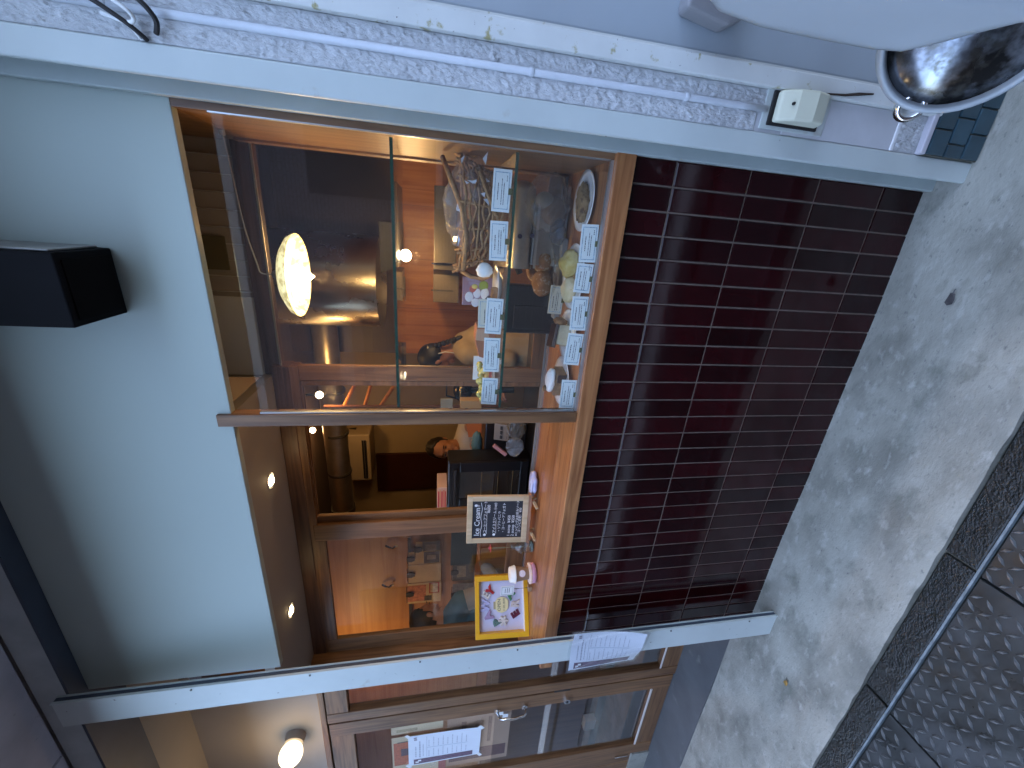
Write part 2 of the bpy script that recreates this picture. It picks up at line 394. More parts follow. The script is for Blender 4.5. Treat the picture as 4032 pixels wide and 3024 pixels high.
# soffit
struct(MB().prism([(-.728,.024,2.106),(-.728,.47,2.106),(-2.27,.47,2.106),(-2.27,.26,2.106),(-1.94,.024,2.106)],(0,0,.034)).build('soffit', m_soffit))
struct(box('box_above_window', m_ceil, -1.94,.12,.026,.47,2.36,2.40))
struct(box('bay_end_wall', m_wood, -2.29,-2.262,.27,.47,.0,2.6))
struct(MB().prism([(.12,.0125,0),(.12,.40,0),(-2.262,.40,0),(-2.262,.27,0),(-1.936,.0125,0)],(0,0,.985)).build('bay_base', m_darkply))
# opposite side of the lane (seen in the glass only)
ob = thing('opposite_building', 'pale pinkish tiled building across the lane reflected in the glass', 'building', (-2,-5.5,0))
m_brick = P('pale_brick', (.38,.36,.37), .7)
_n = m_brick.node_tree.nodes; _b = _n.new('ShaderNodeTexBrick'); _b.inputs['Color1'].default_value = (.24,.215,.22,1); _b.inputs['Color2'].default_value = (.29,.26,.26,1); _b.inputs['Mortar'].default_value = (.15,.13,.13,1); _b.inputs['Scale'].default_value = 6; _b.inputs['Mortar Size'].default_value = .03
_mp = _n.new('ShaderNodeMapping'); _mp.inputs['Rotation'].default_value = (R(90),0,0); _tc = _n.new('ShaderNodeTexCoord'); m_brick.node_tree.links.new(_tc.outputs['Object'], _mp.inputs[0]); m_brick.node_tree.links.new(_mp.outputs[0], _b.inputs['Vector']); m_brick.node_tree.links.new(_b.outputs[0], _n['Principled BSDF'].inputs['Base Color'])
box('wall', m_brick, -45,30,-6.2,-4.2,-.3,3.6, ob)
box('cornice', m_beam, -45.1,30.1,-6.3,-4.0,3.6,3.8, ob)
for wx in (-7.5,-4.6,.6,3.4):
    f = box('window', m_blackm, wx-.55,wx+.55,-4.21,-4.17,1.5,2.9, ob); box('frame', m_post, wx-.6,wx+.6,-4.22,-4.185,1.42,1.5, f)
box('door', P('teal_shutter',(.05,.14,.17),.5), -2.6,-1.5,-4.21,-4.16,-.2,2.0, ob)
box('awning', P('brown_awning',(.16,.05,.03),.7), -3.6,-.4,-4.2,-3.5,2.3,2.42, ob)

# ================================================================= FACADE
# posts: steel channels
rp_ = thing('steel_post', 'white painted steel channel post beside the rough stucco wall', 'post', (.1,-.05,0), group='white steel posts either side of the counter')
box('front_flange', m_post, .081,.134,-.1,-.088,-.01,2.80, rp_, bevel=.005, seg=3)
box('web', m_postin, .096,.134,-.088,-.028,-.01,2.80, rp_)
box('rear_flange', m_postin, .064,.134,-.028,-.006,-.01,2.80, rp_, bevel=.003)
lp_ = thing('steel_post', 'white painted steel channel post carrying the laminated notice', 'post', (-1.71,-.05,0), group='white steel posts either side of the counter')
box('front_flange', m_post, -1.769,-1.651,-.112,-.104,-.012,2.69, lp_, bevel=.003, seg=3)
box('web', m_navy, -1.769,-1.654,-.104,-.092,-.012,2.69, lp_)  # dark fill standing for the shaded gap behind the front face
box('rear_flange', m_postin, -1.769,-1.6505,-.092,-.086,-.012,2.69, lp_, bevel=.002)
box('bead', m_post, -1.6530,-1.6495,-.1150,-.1075,-.01,2.69, lp_)

for zz in (.14,.52,1.18,1.55,1.93,2.3): MB().cyl((-1.664,-.1115,zz),(-1.664,-.1145,zz),.0035,n=10).build('screw', P('dark_screw%d'%int(zz*100),(.10,.10,.09),.6), lp_)
# tiled wall under the counter: every tile is a part
tw = thing('tiled_wall', 'low wall of glossy dark maroon stacked tiles under the counter', 'wall', (-.9,0,0))
box('grout', m_grout, -1.935,.066,-.0012,.012,-.01,.985, tw)
PZ = [.985,.8556,.6212,.3868,.1524,-.012]; PX = .065
tm = {}
def tilemesh(wd, ht, mat):
    k = (round(wd,4), round(ht,4), mat.name)
    if k not in tm:
        b = MB(); e = .0022; d = .008
        b.add([(-wd/2,0,-ht/2),(wd/2,0,-ht/2),(wd/2,0,ht/2),(-wd/2,0,ht/2),(-wd/2+e,-d,-ht/2+e),(wd/2-e,-d,-ht/2+e),(wd/2-e,-d,ht/2-e),(-wd/2+e,-d,ht/2-e),
               (-wd/2,-d+e*.7,-ht/2),(wd/2,-d+e*.7,-ht/2),(wd/2,-d+e*.7,ht/2),(-wd/2,-d+e*.7,ht/2)],
              [(4,5,6,7),(8,9,5,4),(9,10,6,5),(10,11,7,6),(11,8,4,7),(0,1,9,8),(1,2,10,9),(2,3,11,10),(3,0,8,11)])
        o = b.build('tile', mat, None, local=True); tm[k] = o.data; bpy.data.objects.remove(o)
    return tm[k]
for c in range(-1,30):
    x1 = -PX*c; x0 = x1-PX
    if c == -1: x1 = .066
    x0 = max(x0,-1.935)
    for r_ in range(5):
        z1, z0 = PZ[r_], PZ[r_+1]
        wd = x1-x0-.0050; ht = z1-z0-.0050
        o = bpy.data.objects.new('tile', tilemesh(wd, ht, m_tile)); COL.objects.link(o); o.parent = tw
        o.location = Vector(((x0+x1)/2, .004, (z0+z1)/2))-tw.location
        o.rotation_euler = (random.uniform(-.006,.006), 0, random.uniform(-.012,.012))
# timber counter
ct = thing('serving_counter', 'orange-brown timber serving counter running below the shop window', 'counter', (-.9,.2,1.04))
for (a,b_,e) in ((-.010,.128,-1.937),(.130,.262,-2.13),(.264,.392,-2.255)):
    box('counter_plank', m_counter, e,.064,a,b_,.992,1.040, ct, bevel=.0015)
box('front_edge', m_counter, -1.937,.0655,-.024,-.0105,.986,1.0395, ct, bevel=.002)
box('window_track', m_alu, -2.255,.064,.394,.412,.99,1.046, ct); box('window_track', m_alu, -2.255,.064,.420,.432,.99,1.050, ct)
box('window_track', m_alu, -2.255,.064,.440,.456,.99,1.044, ct); box('back_strip', m_blackm, -2.255,.064,.456,.475,.985,1.03, ct)

# sliding window: head, sashes
sw = thing('sliding_window', 'timber sliding window with one glazed sash behind the chalkboard', 'window', (-1.4,.42,1.04))
box('head', m_wooddk, -2.262,-.69,.398,.47,2.045,2.105, sw, bevel=.002)
for i,y in enumerate((.402,.424,.446)): box('head_track', m_woodh, -2.262,-.69,y,y+.012,2.015,2.045, sw)
box('jamb', m_wood, -2.262,-2.235,.42,.47,1.04,2.045, sw)
def sash(x0, x1, y0, y1, sw_, lab=None, st=.085, top=.05, bot=.09, pane=True):
    s = box('sash', m_woodh, x0+st,x1-st,y0,y1,1.048,1.048+bot, sw_, bevel=.002)
    if lab: s['label'] = lab
    box('top_rail', m_woodh, x0+st,x1-st,y0,y1,2.03-top,2.03, s, bevel=.002)
    box('stile', m_wood, x0,x0+st,y0-.001,y1+.001,1.048,2.03, s, bevel=.003); box('stile', m_wood, x1-st,x1,y0-.001,y1+.001,1.048,2.03, s, bevel=.003)
    if pane: box('pane', m_glass, x0+st,x1-st,(y0+y1)/2-.002,(y0+y1)/2+.002,1.048+bot,2.03-top, s)
    return s
sash(-2.262,-1.440,.400,.418, sw, None, .09, .045)
# (the second sash stands half behind the first)
s2 = box('sash', m_woodh, -2.0,-1.475,.424,.440,1.05,1.13, sw); box('stile', m_wood, -1.475,-1.408,.422,.441,1.05,2.03, s2, bevel=.003)
s3 = box('sash', m_woodh, -.70,.05,.424,.440,1.05,1.10, sw); box('stile', m_wood, -.755,-.690,.422,.441,1.05,2.03, s3, bevel=.003)
box('bead', m_woodh, -.775,-.756,.424,.438,1.05,2.03, s3)

# glazed showcase at the near end of the counter
gc = thing('glass_showcase', 'glass fronted cake showcase at the stucco wall end of the counter', 'showcase', (-.32,.2,1.04))
box('front_glass', m_glass_g, -.686,.046,-.002,.003,1.048,1.995, gc)
box('glass_channel', m_alu, -.688,.048,-.006,-.002,1.040,1.0475, gc); box('glass_channel', m_alu, -.688,.048,.0035,.007,1.040,1.0475, gc)
box('side_channel', m_alu, .046,.050,-.005,.006,1.05,2.0, gc); box('side_channel', m_alu, -.6905,-.6865,-.005,.006,1.05,1.995, gc)
for i in range(18): box('hole_strip', m_blackm, -.6864,-.6855,.012,.016,1.10+.05*i,1.108+.05*i, gc)
box('mullion', m_wood, -.728,-.691,-.012,.028,1.0395,2.106, gc, bevel=.002)
box('jamb', m_jambw, .0485,.066,-.006,.47,1.0395,2.0700, gc, bevel=.002); box('jamb', m_jambw, .0485,.066,.026,.47,2.0702,2.36, gc)
box('jamb_strip', m_jambw, .042,.0484,.36,.40,1.05,2.1, gc)
for zz, y1 in ((1.6135,.34),(1.2965,.34)):
    s = box('glass_shelf', m_glass_g, -.684,.044,.022,y1,zz-.004,zz+.004, gc); box('shelf_edge', m_gedge, -.684,.044,.0195,.0218,zz-.004,zz+.004, s)
# boarded transom with vertical ridges high inside the showcase
tr = thing('transom_boards', 'grey-brown transom of narrow vertical boards high inside the showcase', 'transom', (-.3,.44,2.2))
box('rail', m_wooddk, -.73,.06,.418,.47,2.080,2.135, tr, bevel=.002)
box('rail', m_alu, -.73,.06,.412,.4175,2.072,2.0785, tr)
m_tb = P('grey_brown_boards', (.38,.32,.27), .5, var=(6,.1)); m_rib = P('pale_rib', (.60,.55,.50), .45)  # boards and ribs paled to carry the grey reflection in the glass
for i in range(15):
    x = .055-.0535*i
    box('board', m_tb, x-.050,x,.440,.455,2.135,2.355, tr); box('rib', m_rib, x-.0525,x-.0505,.434,.455,2.142,2.345, tr)
MB().box(-.735,-.44,.426,.432,2.128,2.30).build('cover_sheet', P('frosted_sheet',(.58,.56,.52),.4), tr, bevel=.003)
MB().box(-.35,-.24,.428,.4335,2.20,2.33).build('cover_sheet', P('olive_sheet',(.12,.095,.05),.6), tr)

# ----- entrance: side window, door, boards beyond
sd_ = thing('side_window', 'narrow timber side window between the white post and the door', 'window', (-2.4,.32,0))
for a,b_ in ((-2.36,-2.295),(-2.675,-2.60)): box('stile', m_wood, a,b_,.300,.345,.0,2.05, sd_, bevel=.003)
box('bottom_rail', m_woodh, -2.60,-2.36,.302,.343,.0,.115, sd_, bevel=.003); box('sill_bead', m_rib, -2.60,-2.36,.298,.3015,.115,.125, sd_)
box('top_rail', m_woodh, -2.60,-2.36,.302,.343,1.94,2.05, sd_, bevel=.003); box('pane', m_glass, -2.60,-2.36,.320,.324,.115,1.94, sd_)
box('header', m_woodh, -3.52,-2.29,.296,.36,2.052,2.082, sd_, bevel=.003)
dr = thing('entrance_door', 'glazed timber entrance door with silver pull handle and taped notices', 'door', (-3.1,.32,0))
box('stile', m_wood, -2.80,-2.690,.303,.343,.006,2.048, dr, bevel=.003); box('stile', m_wood, -3.488,-3.378,.303,.343,.006,2.048, dr, bevel=.003)
box('bottom_rail', m_woodh, -3.378,-2.80,.305,.341,.006,.128, dr, bevel=.003); box('top_rail', m_woodh, -3.378,-2.80,.305,.341,1.925,2.048, dr, bevel=.003)
box('pane', m_glass, -3.378,-2.80,.321,.325,.128,1.925, dr); box('glazing_bead', m_rib, -3.378,-2.80,.299,.3045,.128,.140, dr)
h = MB().tube([(-2.775,.303,.965),(-2.775,.262,.965),(-2.778,.255,.975),(-2.785,.25,1.03),(-2.785,.25,1.08),(-2.785,.262,1.12),(-2.785,.303,1.13)], .007, 10).build('handle', m_chrome, dr, smooth='all')
for zz in (.965,1.13): MB().cyl((-2.78,.3035,zz),(-2.78,.296,zz),.018,n=14).build('rose', m_chrome, h, smooth=True)
k = MB().cyl((-2.77,.3035,.705),(-2.77,.285,.705),.022,.020,18).build('lock', m_chrome, dr, smooth=True); MB().cyl((-2.77,.2845,.705),(-2.77,.283,.705),.008,n=10).build('keyhole', m_blackm, k)
box('strike_plate', m_blackm, -2.689,-2.676,.306,.30,.69,.79, dr)
box('hinge', m_chrome, -3.497,-3.489,.295,.303,.16,.26, dr)
bw = thing('boarded_wall', 'brown timber boarding left of the entrance door', 'wall', (-4,.33,0))
for i in range(14): box('board', m_wood, -3.50-.105*(i+1)+.002,-3.50-.105*i-.002,.315,.345,.13,2.08, bw, bevel=.002)
box('plinth', m_concrete, -5.1,-3.50,.30,.36,.0,.13, bw)
# ----- wall beyond the right post
st = thing('stucco_wall', 'rough lavender-white stucco wall strip beside the counter post', 'wall', (.18,-.09,0))
# stucco faces: fine mesh displaced by hand so the spatter is real relief
def stucco(x0,x1,z0,z1,y,name,par,amp=.0030):
    b = MB(); nx_ = max(2,int((x1-x0)/.0030)); nz_ = max(2,int((z1-z0)/.0048))
    rr = random.Random(3)
    for j in range(nz_+1):
        for i in range(nx_+1):
            e = i in (0,nx_) or j in (0,nz_)
            b.v.append(Vector((x0+(x1-x0)*i/nx_, y-(0 if e else max(0,rr.gauss(.4,.5))*amp), z0+(z1-z0)*j/nz_)))
    for j in range(nz_):
        for i in range(nx_): b.f.append([j*(nx_+1)+i, j*(nx_+1)+i+1, (j+1)*(nx_+1)+i+1, (j+1)*(nx_+1)+i])
    return b.build(name, m_stucco, par, smooth='all')
box('backing', m_stucco_s, .1345,.224,-.094,-.02,.20,2.80, st)
stucco(.1350,.1755,.72,2.79,-.0955,'render_coat',st); stucco(.188,.2235,.70,2.79,-.0955,'render_coat',st)
stucco(.1350,.2235,.205,.285,-.0955,'render_coat',st)
box('smooth_patch', m_stucco_s, .1348,.2238,-.0975,-.094,.292,.64, st, bevel=.003)
box('mortar_line', P('white_mortar',(.7,.71,.72),.7), .1347,.2239,-.100,-.0945,.284,.296, st, bevel=.003)
cd = thing('conduit_pipe', 'pale painted conduit pipe clipped up the stucco wall into the outlet box', 'pipe', (.182,-.1,1.5))
MB().tube([(.182,-.0975,2.79),(.182,-.0975,.77),(.183,-.099,.70)], .0075, 12).build('pipe', m_pipe, cd, smooth='all')
for zz in (1.30,.92,2.1): MB().lathe([(.0078,-.006),(.0092,-.004),(.0092,.004),(.0078,.006)], (.182,-.0975,zz), 14).build('coupling', m_pipe, cd, smooth=True)
# old steel door frame and grey sheet door
df = thing('steel_door_frame', 'peeling pale steel door frame with rust spots beside the stucco', 'door frame', (.24,-.1,0))
box('jamb', m_jamb, .2245,.264,-.112,-.03,.16,2.80, df, bevel=.003, seg=3); box('stop', m_jamb, .264,.272,-.100,-.03,.16,2.80, df)
MB().tube([(.229,-.1125,.56),(.233,-.1127,.50),(.240,-.1125,.46),(.245,-.1125,.42)], [.0015,.003,.0035,.002], 6).build('crack', P('rust_crack',(.035,.022,.015),.9), df)
gd = thing('grey_steel_door', 'smooth blue-grey steel door sheet at the edge of the picture', 'door', (.7,-.09,0))
box('leaf', m_gdoor, .2725,1.15,-.098,-.04,.06,2.80, gd, bevel=.004); box('rib', m_gdoor, .56,.60,-.112,-.098,.1,2.78, gd, bevel=.006)
p0 = at(1560,18,-.135)
MB().prism([(p0.x-.012,-.098,p0.z+.085),(p0.x-.030,-.098,p0.z-.02),(p0.x-.005,-.098,p0.z-.065),(p0.x+.09,-.098,p0.z-.02),(p0.x+.09,-.098,p0.z+.085)],(0,-.045,0)).build('pull', P('dull_grey_pull',(.22,.22,.23),.5), gd, bevel=.008, seg=3)
struct(box('far_stucco', m_stucco_s, 1.15,4,-.09,.0,-.05,2.80))
# weatherproof outlet
ou = thing('outlet_box', 'cream weatherproof outlet cover under the conduit on the stucco', 'outlet', (.19,-.11,.62))
box('frame', m_post, .142,.226,-.099,-.094,.52,.708, ou, bevel=.003)
box('gasket', m_blackm, .150,.2235,-.104,-.098,.545,.692, ou, bevel=.002)
m_cream = P('cream_plastic', (.62,.63,.50), .35, var=(6,.04))
MB().prism([(.155,-.104,.684),(.155,-.122,.684),(.155,-.143,.650),(.155,-.150,.606),(.155,-.140,.566),(.155,-.104,.552)],(.066,0,0)).build('cover', m_cream, ou, bevel=.006, seg=3)
MB().cyl((.190,-.137,.662),(.190,-.1415,.6615),.0035,n=10).build('screw', m_blackm, ou)
# blue tiled foot of the wall
bt = thing('blue_tile_plinth', 'dark blue-green tiled plinth at the foot of the stucco', 'plinth', (.19,-.1,.1))
box('grout', m_bgrout, .1345,.36,-.106,-.03,-.01,.188, bt); box('ledge', m_conc_slab, .1345,.36,-.112,-.03,.188,.205, bt, bevel=.003)
for r_ in range(3):
    for i in range(4):
        x = .137+.062*i-(.03 if r_%2 else 0); x0, x1 = max(x,.136), x+.058
        if x1-x0 > .012: box('tile', m_btile, x0,x1,-.1125,-.104,.004+.062*r_,.062+.062*r_-.002, bt, bevel=.002)
# cable loops high on the stucco
cb = thing('cable_bundle', 'tangled black and white cables looping high on the stucco wall', 'cables', (.17,-.12,2.1))
MB().tube(curve([(.205,-.10,2.20),(.185,-.125,2.12),(.160,-.12,2.07),(.142,-.11,2.045),(.136,-.10,2.04)]), .004, 8).build('cable', m_blackm, cb, smooth='all')
MB().tube(curve([(.215,-.10,2.19),(.195,-.13,2.10),(.172,-.13,2.052),(.160,-.12,2.045),(.155,-.115,2.06),(.165,-.11,2.10)]), .0035, 8).build('cable', m_white, cb, smooth='all')
MB().tube(curve([(.20,-.10,2.18),(.176,-.12,2.10),(.152,-.115,2.06),(.137,-.10,2.05)]), .0028, 8).build('cable', m_white, cb, smooth='all')
MB().tube(curve([(.23,-.10,2.16),(.215,-.13,2.08),(.19,-.13,2.03),(.165,-.12,2.01),(.147,-.105,2.02)]), .0045, 8).build('cable', m_blackm, cb, smooth='all')
MB().ell((.205,-.11,2.15),(.026,.016,.035)).build('clump', m_blackm, cb, smooth='all')
# pale cowl with a round chromed lamp standing in the lane at the right
cw = thing('round_lamp_cowl', 'pale smooth cowl with a large round chromed lamp and rim at right', 'lamp', (.45,-.5,0))
m_cowl = P('pale_cowl_paint', (.20,.225,.235), .5, var=(3,.08))
ol = [(1470,-70),(1550,36),(1640,70),(1720,88),(1800,104),(1880,119),(1945,125),(2010,111),(2100,88),(2200,64),(2290,44),(2330,-70)]
ov_ = [atd(x,y,.98) for x,y in ol]
MB().prism(ov_, Vector((.24,.10,.02))).build('cowl', m_cowl, cw, smooth='all', bevel=.03, seg=5)
lc = atd(2115,55,1.10); qn = (CAM+Vector((.0,-.05,-.25))-lc).to_track_quat('Z','Y')
m_lens = P('tarnished_chrome', (.26,.28,.31), .2, metal=.9, var=(6,.3), spots=[(11,(.03,.03,.03),.44,.58),(40,(.10,.10,.09),.5,.65)], rvar=(8,.10,.55))
MB().lathe([(.0,.020),(.035,.016),(.07,.004),(.095,-.010),(.104,-.018)], lc, 40, qn).build('lens', m_lens, cw, smooth='all')
MB().lathe([(.102,-.022),(.106,-.006),(.110,.0),(.115,-.004),(.117,-.020),(.116,-.045),(.09,-.09),(.03,-.12),(0,-.125)], lc, 48, qn).build('rim', P('pale_rim',(.34,.38,.40),.45,var=(12,.15)), cw, smooth='all')
MB().lathe([(.1005,-.021),(.1065,-.012),(.1085,-.014),(.104,-.024)], lc, 48, qn).build('gasket', P('brown_gasket',(.05,.035,.04),.6), cw, smooth='all')
l2 = atd(1968,232,1.12); MB().lathe([(0,-.002),(.010,-.004),(.014,.003),(.020,.003),(.024,-.006),(.020,-.03),(0,-.04)], l2, 24, qn).build('bolt_ring', m_chrome, cw, smooth='all')
MB().tube([lc+qn@Vector((0,0,-.12)), lc+Vector((.12,.05,-.12)), Vector((.50,-.42,.30)), Vector((.50,-.42,.0))], [.03,.03,.028,.05], 12).build('stand', m_blackm, cw, smooth='all')

# ----- lamps
def point(name, loc, e, col, r=.02, parent=None):
    L = bpy.data.lights.new(name, 'POINT'); L.energy = e; L.color = col; L.shadow_soft_size = r
    o = bpy.data.objects.new(name, L); COL.objects.link(o); o.parent = parent
    o.location = Vector(loc)-(rootloc(parent) if parent else Vector((0,0,0))); return o
WARM = (1,.54,.19)
def spot(name, loc, d, e, col, ang, parent, blend=.6, r=.02):
    L = bpy.data.lights.new(name, 'SPOT'); L.energy = e; L.color = col; L.spot_size = R(ang); L.spot_blend = blend; L.shadow_soft_size = r
    o = bpy.data.objects.new(name, L); COL.objects.link(o); o.parent = parent; o.location = Vector(loc)-rootloc(parent)
    o.rotation_euler = (-Vector(d)).to_track_quat('Z','Y').to_euler(); return o
m_bulb = EMIT('lit_lamp', (1,.72,.36), 3.0)
for (x,y,lab) in ((-1.092,.25,'small lit recessed downlight in the soffit near the timber mullion'),(-1.745,.232,'small lit recessed downlight in the soffit near the notice post')):
    d = thing('downlight', lab, 'downlight', (x,y,2.106), group='downlights in the soffit')
    MB().lathe([(.020,-.001),(.030,-.002),(.032,-.0005),(.032,.004)], (x,y,2.106), 24).build('trim_ring', m_white, d, smooth=True)
    MB().lathe([(0,-.010),(.012,-.008),(.019,-.002),(.020,0)], (x,y,2.106), 20).build('lamp', m_bulb, d, smooth='all')
    spot('downlight_beam', (x,y,2.090), (0,0,-1), 0.45, WARM, 120, d)
# globe wall lamp over the door
gp = at(630,1632,.27); gb = Vector((gp.x+.02,.354,gp.z))
wl = thing('globe_wall_lamp', 'lit white globe wall lamp on the wall above the door', 'wall lamp', (gb.x,.35,gb.z))
MB().cyl(gb, gb+Vector((0,-.040,0)), .052,.048,24).build('base', P('warm_grey_base',(.35,.30,.26),.5), wl, smooth=True)
MB().ell((gb.x,.265,gb.z),(.058,.058,.058),24,16).build('globe', EMIT('globe_glow',(1,.80,.50),.22), wl, smooth='all')
point('globe_light', (gb.x,.195,gb.z), 0.24, (1,.66,.34), .05, wl)
# pendant in the showcase: shallow mottled glass shade with bulb, swagged cord
pc = Vector((-.332,.25,1.95))
pd = thing('pendant_lamp', 'lit pendant lamp with shallow mottled yellow glass shade in the showcase', 'pendant lamp', pc)
m_shade = P('mottled_glass_shade', (.85,.70,.35), .35, var=(45,(.45,.33,.12),.46,.60), emit=((1,.60,.18),.075))
_n = m_shade.node_tree; _nn = _n.nodes['Principled BSDF']
_src = _nn.inputs['Base Color'].links[0].from_socket; _n.links.new(_src, _nn.inputs['Emission Color'])
MB().lathe([(.018,.022),(.05,.016),(.09,.002),(.118,-.016),(.126,-.030),(.127,-.034),(.124,-.033),(.115,-.018),(.088,-.002),(.05,.012),(.018,.018)], pc+Vector((0,0,.01)), 40).build('shade', m_shade, pd, smooth='all')
MB().lathe([(0,-.070),(.006,-.062),(.022,-.046),(.031,-.020),(.026,.002),(.012,.012),(0,.014)], pc, 20).build('bulb', EMIT('bulb_glow',(1,.80,.42),6), pd, smooth='all')
MB().lathe([(0,.055),(.010,.052),(.016,.040),(.022,.026),(.020,.020),(0,.020)], pc, 20).build('socket', P('grey_socket',(.25,.25,.26),.4), pd, smooth='all')
MB().tube(curve([pc+Vector((0,0,.054)), pc+Vector((.003,0,.085)), (-.30,.25,2.043),(-.20,.25,2.062),(-.05,.25,2.074),(.044,.25,2.082)]), .0022, 6).build('cord', P('pale_cord',(.45,.42,.40),.6), pd, smooth='all')
MB().cyl((.0480,.25,2.082),(.036,.25,2.082),.008,n=10).build('hook', m_alu, pd)
point('pendant_light', pc+Vector((0,0,-.085)), 0.45, WARM, .025, pd)
# square black lamp on the panel
sq = thing('square_wall_lamp', 'black square-section wall lamp fixed to the white panel', 'wall lamp', (-.33,-.08,2.26))
MB().box(-.409,-.256,-.165,-.004,2.255,2.62).build('body', P('black_lamp_steel',(.004,.004,.005),.85,var=(4,.4),spec=.15), sq, bevel=.003)
MB().box(-.255,-.2505,-.15,-.02,2.27,2.60).build('side_plate', P('worn_grey_plate',(.20,.20,.19),.35,var=(18,.5)), sq, bevel=.002)
MB().box(-.395,-.270,-.150,-.02,2.2515,2.2548).build('diffuser', P('dark_diffuser',(.006,.005,.005),.9,spec=.1), sq)

# ----- notices
def lines(b, x0, x1, zs, y, rr, w=.0016, seg=(.004,.012)):
    for zz in zs:
        x = x0
        while x < x1-.004:
            L = min(rr.uniform(*seg), x1-x); b.box(x,x+L,y-.0002,y,zz-w*rr.uniform(.6,1.1),zz+w*rr.uniform(.6,1.1)); x += L+rr.uniform(.0015,.004)
def notice(name, label, x0, x1, z0, z1, y, bow=.012, sleeve=.012, seed=1, tape=False, cat='notice'):
    t = thing(name, label, cat, ((x0+x1)/2, y, (z0+z1)/2)); rr = random.Random(seed)
    def S(u, v, o=0):      # curled sheet
        return Vector((x0+(x1-x0)*u, y-bow*(math.sin(u*3.0+v*1.4)**2*.6+ (1-v)**2*u*2.6)-o, z0+(z1-z0)*v))
    def sheet(u0,u1,v0,v1,o,nu=10,nv=12):
        b = MB()
        for j in range(nv+1):
            for i in range(nu+1): b.v.append(S(u0+(u1-u0)*i/nu, v0+(v1-v0)*j/nv, o))
        n0 = len(b.v)
        for j in range(nv+1):
            for i in range(nu+1): b.v.append(S(u0+(u1-u0)*i/nu, v0+(v1-v0)*j/nv, o-.0004))
        for q in (0,n0):
            for j in range(nv):
                for i in range(nu): b.f.append([q+j*(nu+1)+i, q+j*(nu+1)+i+1, q+(j+1)*(nu+1)+i+1, q+(j+1)*(nu+1)+i])
        return b
    sheet(0,1,0,1,0).build('paper', P(name+'_paper',(.74,.79,.86),.55,var=(8,.03)), t, smooth='all')
    if sleeve:
        b = MB(); e = sleeve/(x1-x0); e2 = sleeve/(z1-z0)
        sheet(-e,1+e*1.4,-e2*.6,1+e2,.0022).build('plastic_sleeve', GLASS(name+'_sleeve',(.98,.985,.99),.8,.10,.02), t, smooth='all')
    sheet(.035,.20,.10,.93,.0006).build('purple_band', P(name+'_band',(.13,.075,.12),.5,var=(60,.35)), t, smooth='all')
    # little two-square emblem on the band
    m_em = m_white
    for (u,v) in ((.10,.885),(.145,.85)): sheet(u-.025,u+.025,v-.022,v+.022,.0011,2,2).build('emblem', m_em, t)
    b = MB()
    def rows(u0,u1,v,h,seg):
        u = u0
        while u < u1:
            L = min(rr.uniform(*seg), u1-u)
            q = [S(u,v-h,.0012),S(u+L,v-h,.0012),S(u+L,v+h,.0012),S(u,v+h,.0012)]; b.quad(*q); u += L+rr.uniform(.008,.02)
    rows(.28,.62,.90,.006,(.02,.06)); rows(.26,.80,.845,.008,(.03,.07)); rows(.28,.7,.80,.005,(.02,.05))
    for k_ in range(9): rows(.25,.52 if k_%2 else .45,.72-.065*k_,.004,(.02,.06)); rows(.58,.88 if k_%2 else .80,.72-.065*k_,.004,(.02,.06))
    b.build('print', P(name+'_print',(.36,.39,.47),.6), t, kind='stuff')
    sheet(.24,.92,.748,.752,.0012,8,1).build('rule', P(name+'_rule',(.35,.38,.45),.6), t); sheet(.545,.55,.18,.745,.0012,1,8).build('rule', m_blueink, t)
    for (u,v) in ((.86,.90),(.92,.905)): sheet(u-.022,u+.022,v-.02,v+.02,.0012,1,1).build('stamp', P(name+'_st',(.30,.28,.34),.6), t)
    if tape:
        for (u,v) in ((0,.0),(1,.0),(0,1),(1,1)):
            c_ = S(u,v,.001); MB().obox(c_,(.016,0,.012),(0,.0004,0),(-.006,0,.008)).build('tape', m_white, t)
    return t
notice('laminated_notice', 'white laminated notice with purple band hanging on the white post', -1.790,-1.583,.675,.965,-.128, .016, .012, 3)
nb = notice('taped_notice', 'white paper notice with purple band taped outside on the door glass', -3.215,-2.925,1.215,1.640,.318, .004, 0, 5, True)
# posters behind the door glass
def poster(name, label, x0,x1,z0,z1,y, c, extra):
    t = thing(name, label, 'poster', ((x0+x1)/2,y,(z0+z1)/2)); box('paper', P(name+'_p', c,.6,var=(9,.04)), x0,x1,y,y+.001,z0,z1, t)
    for k_,(u0,u1,v0,v1,cc_) in enumerate(extra):
        box('print', P(name+'_c%d'%k_, cc_,.6,var=(70,.25)), x0+(x1-x0)*u0,x0+(x1-x0)*u1,y-.0006-.0003*k_,y-.0003*k_,z0+(z1-z0)*v0,z0+(z1-z0)*v1, t)
    return t
poster('food_poster','cream poster with red food picture partly behind the taped notice', -3.34,-2.955,1.42,1.735,.336,(.72,.58,.38),
       [(.28,.86,.45,.97,(.55,.12,.05)),(.52,.70,.66,.84,(.06,.03,.06)),(.0,1,.0,.14,(.40,.08,.09)),(.1,.9,.18,.30,(.70,.60,.45)),(.86,.88,.3,.9,(.1,.1,.1))])
poster('cream_poster','narrow cream poster showing above the taped notice on the door', -2.925,-2.845,1.44,1.735,.336,(.74,.60,.40),[(.2,.5,.5,.9,(.5,.4,.25))])
poster('brown_notice','brown paper notice behind the glass below the taped notice', -3.33,-2.83,1.03,1.415,.336,(.42,.27,.19),
       [(.08,.30,.04,.96,(.10,.04,.05)),(.36,.86,.70,.78,(.24,.14,.10)),(.36,.80,.5,.56,(.24,.14,.10)),(.4,.9,.3,.36,(.24,.14,.10))])
t_ = thing('square_stickers', 'two small white square stickers on the door glass by the handle', 'sticker', (-2.84,.318,1.08))
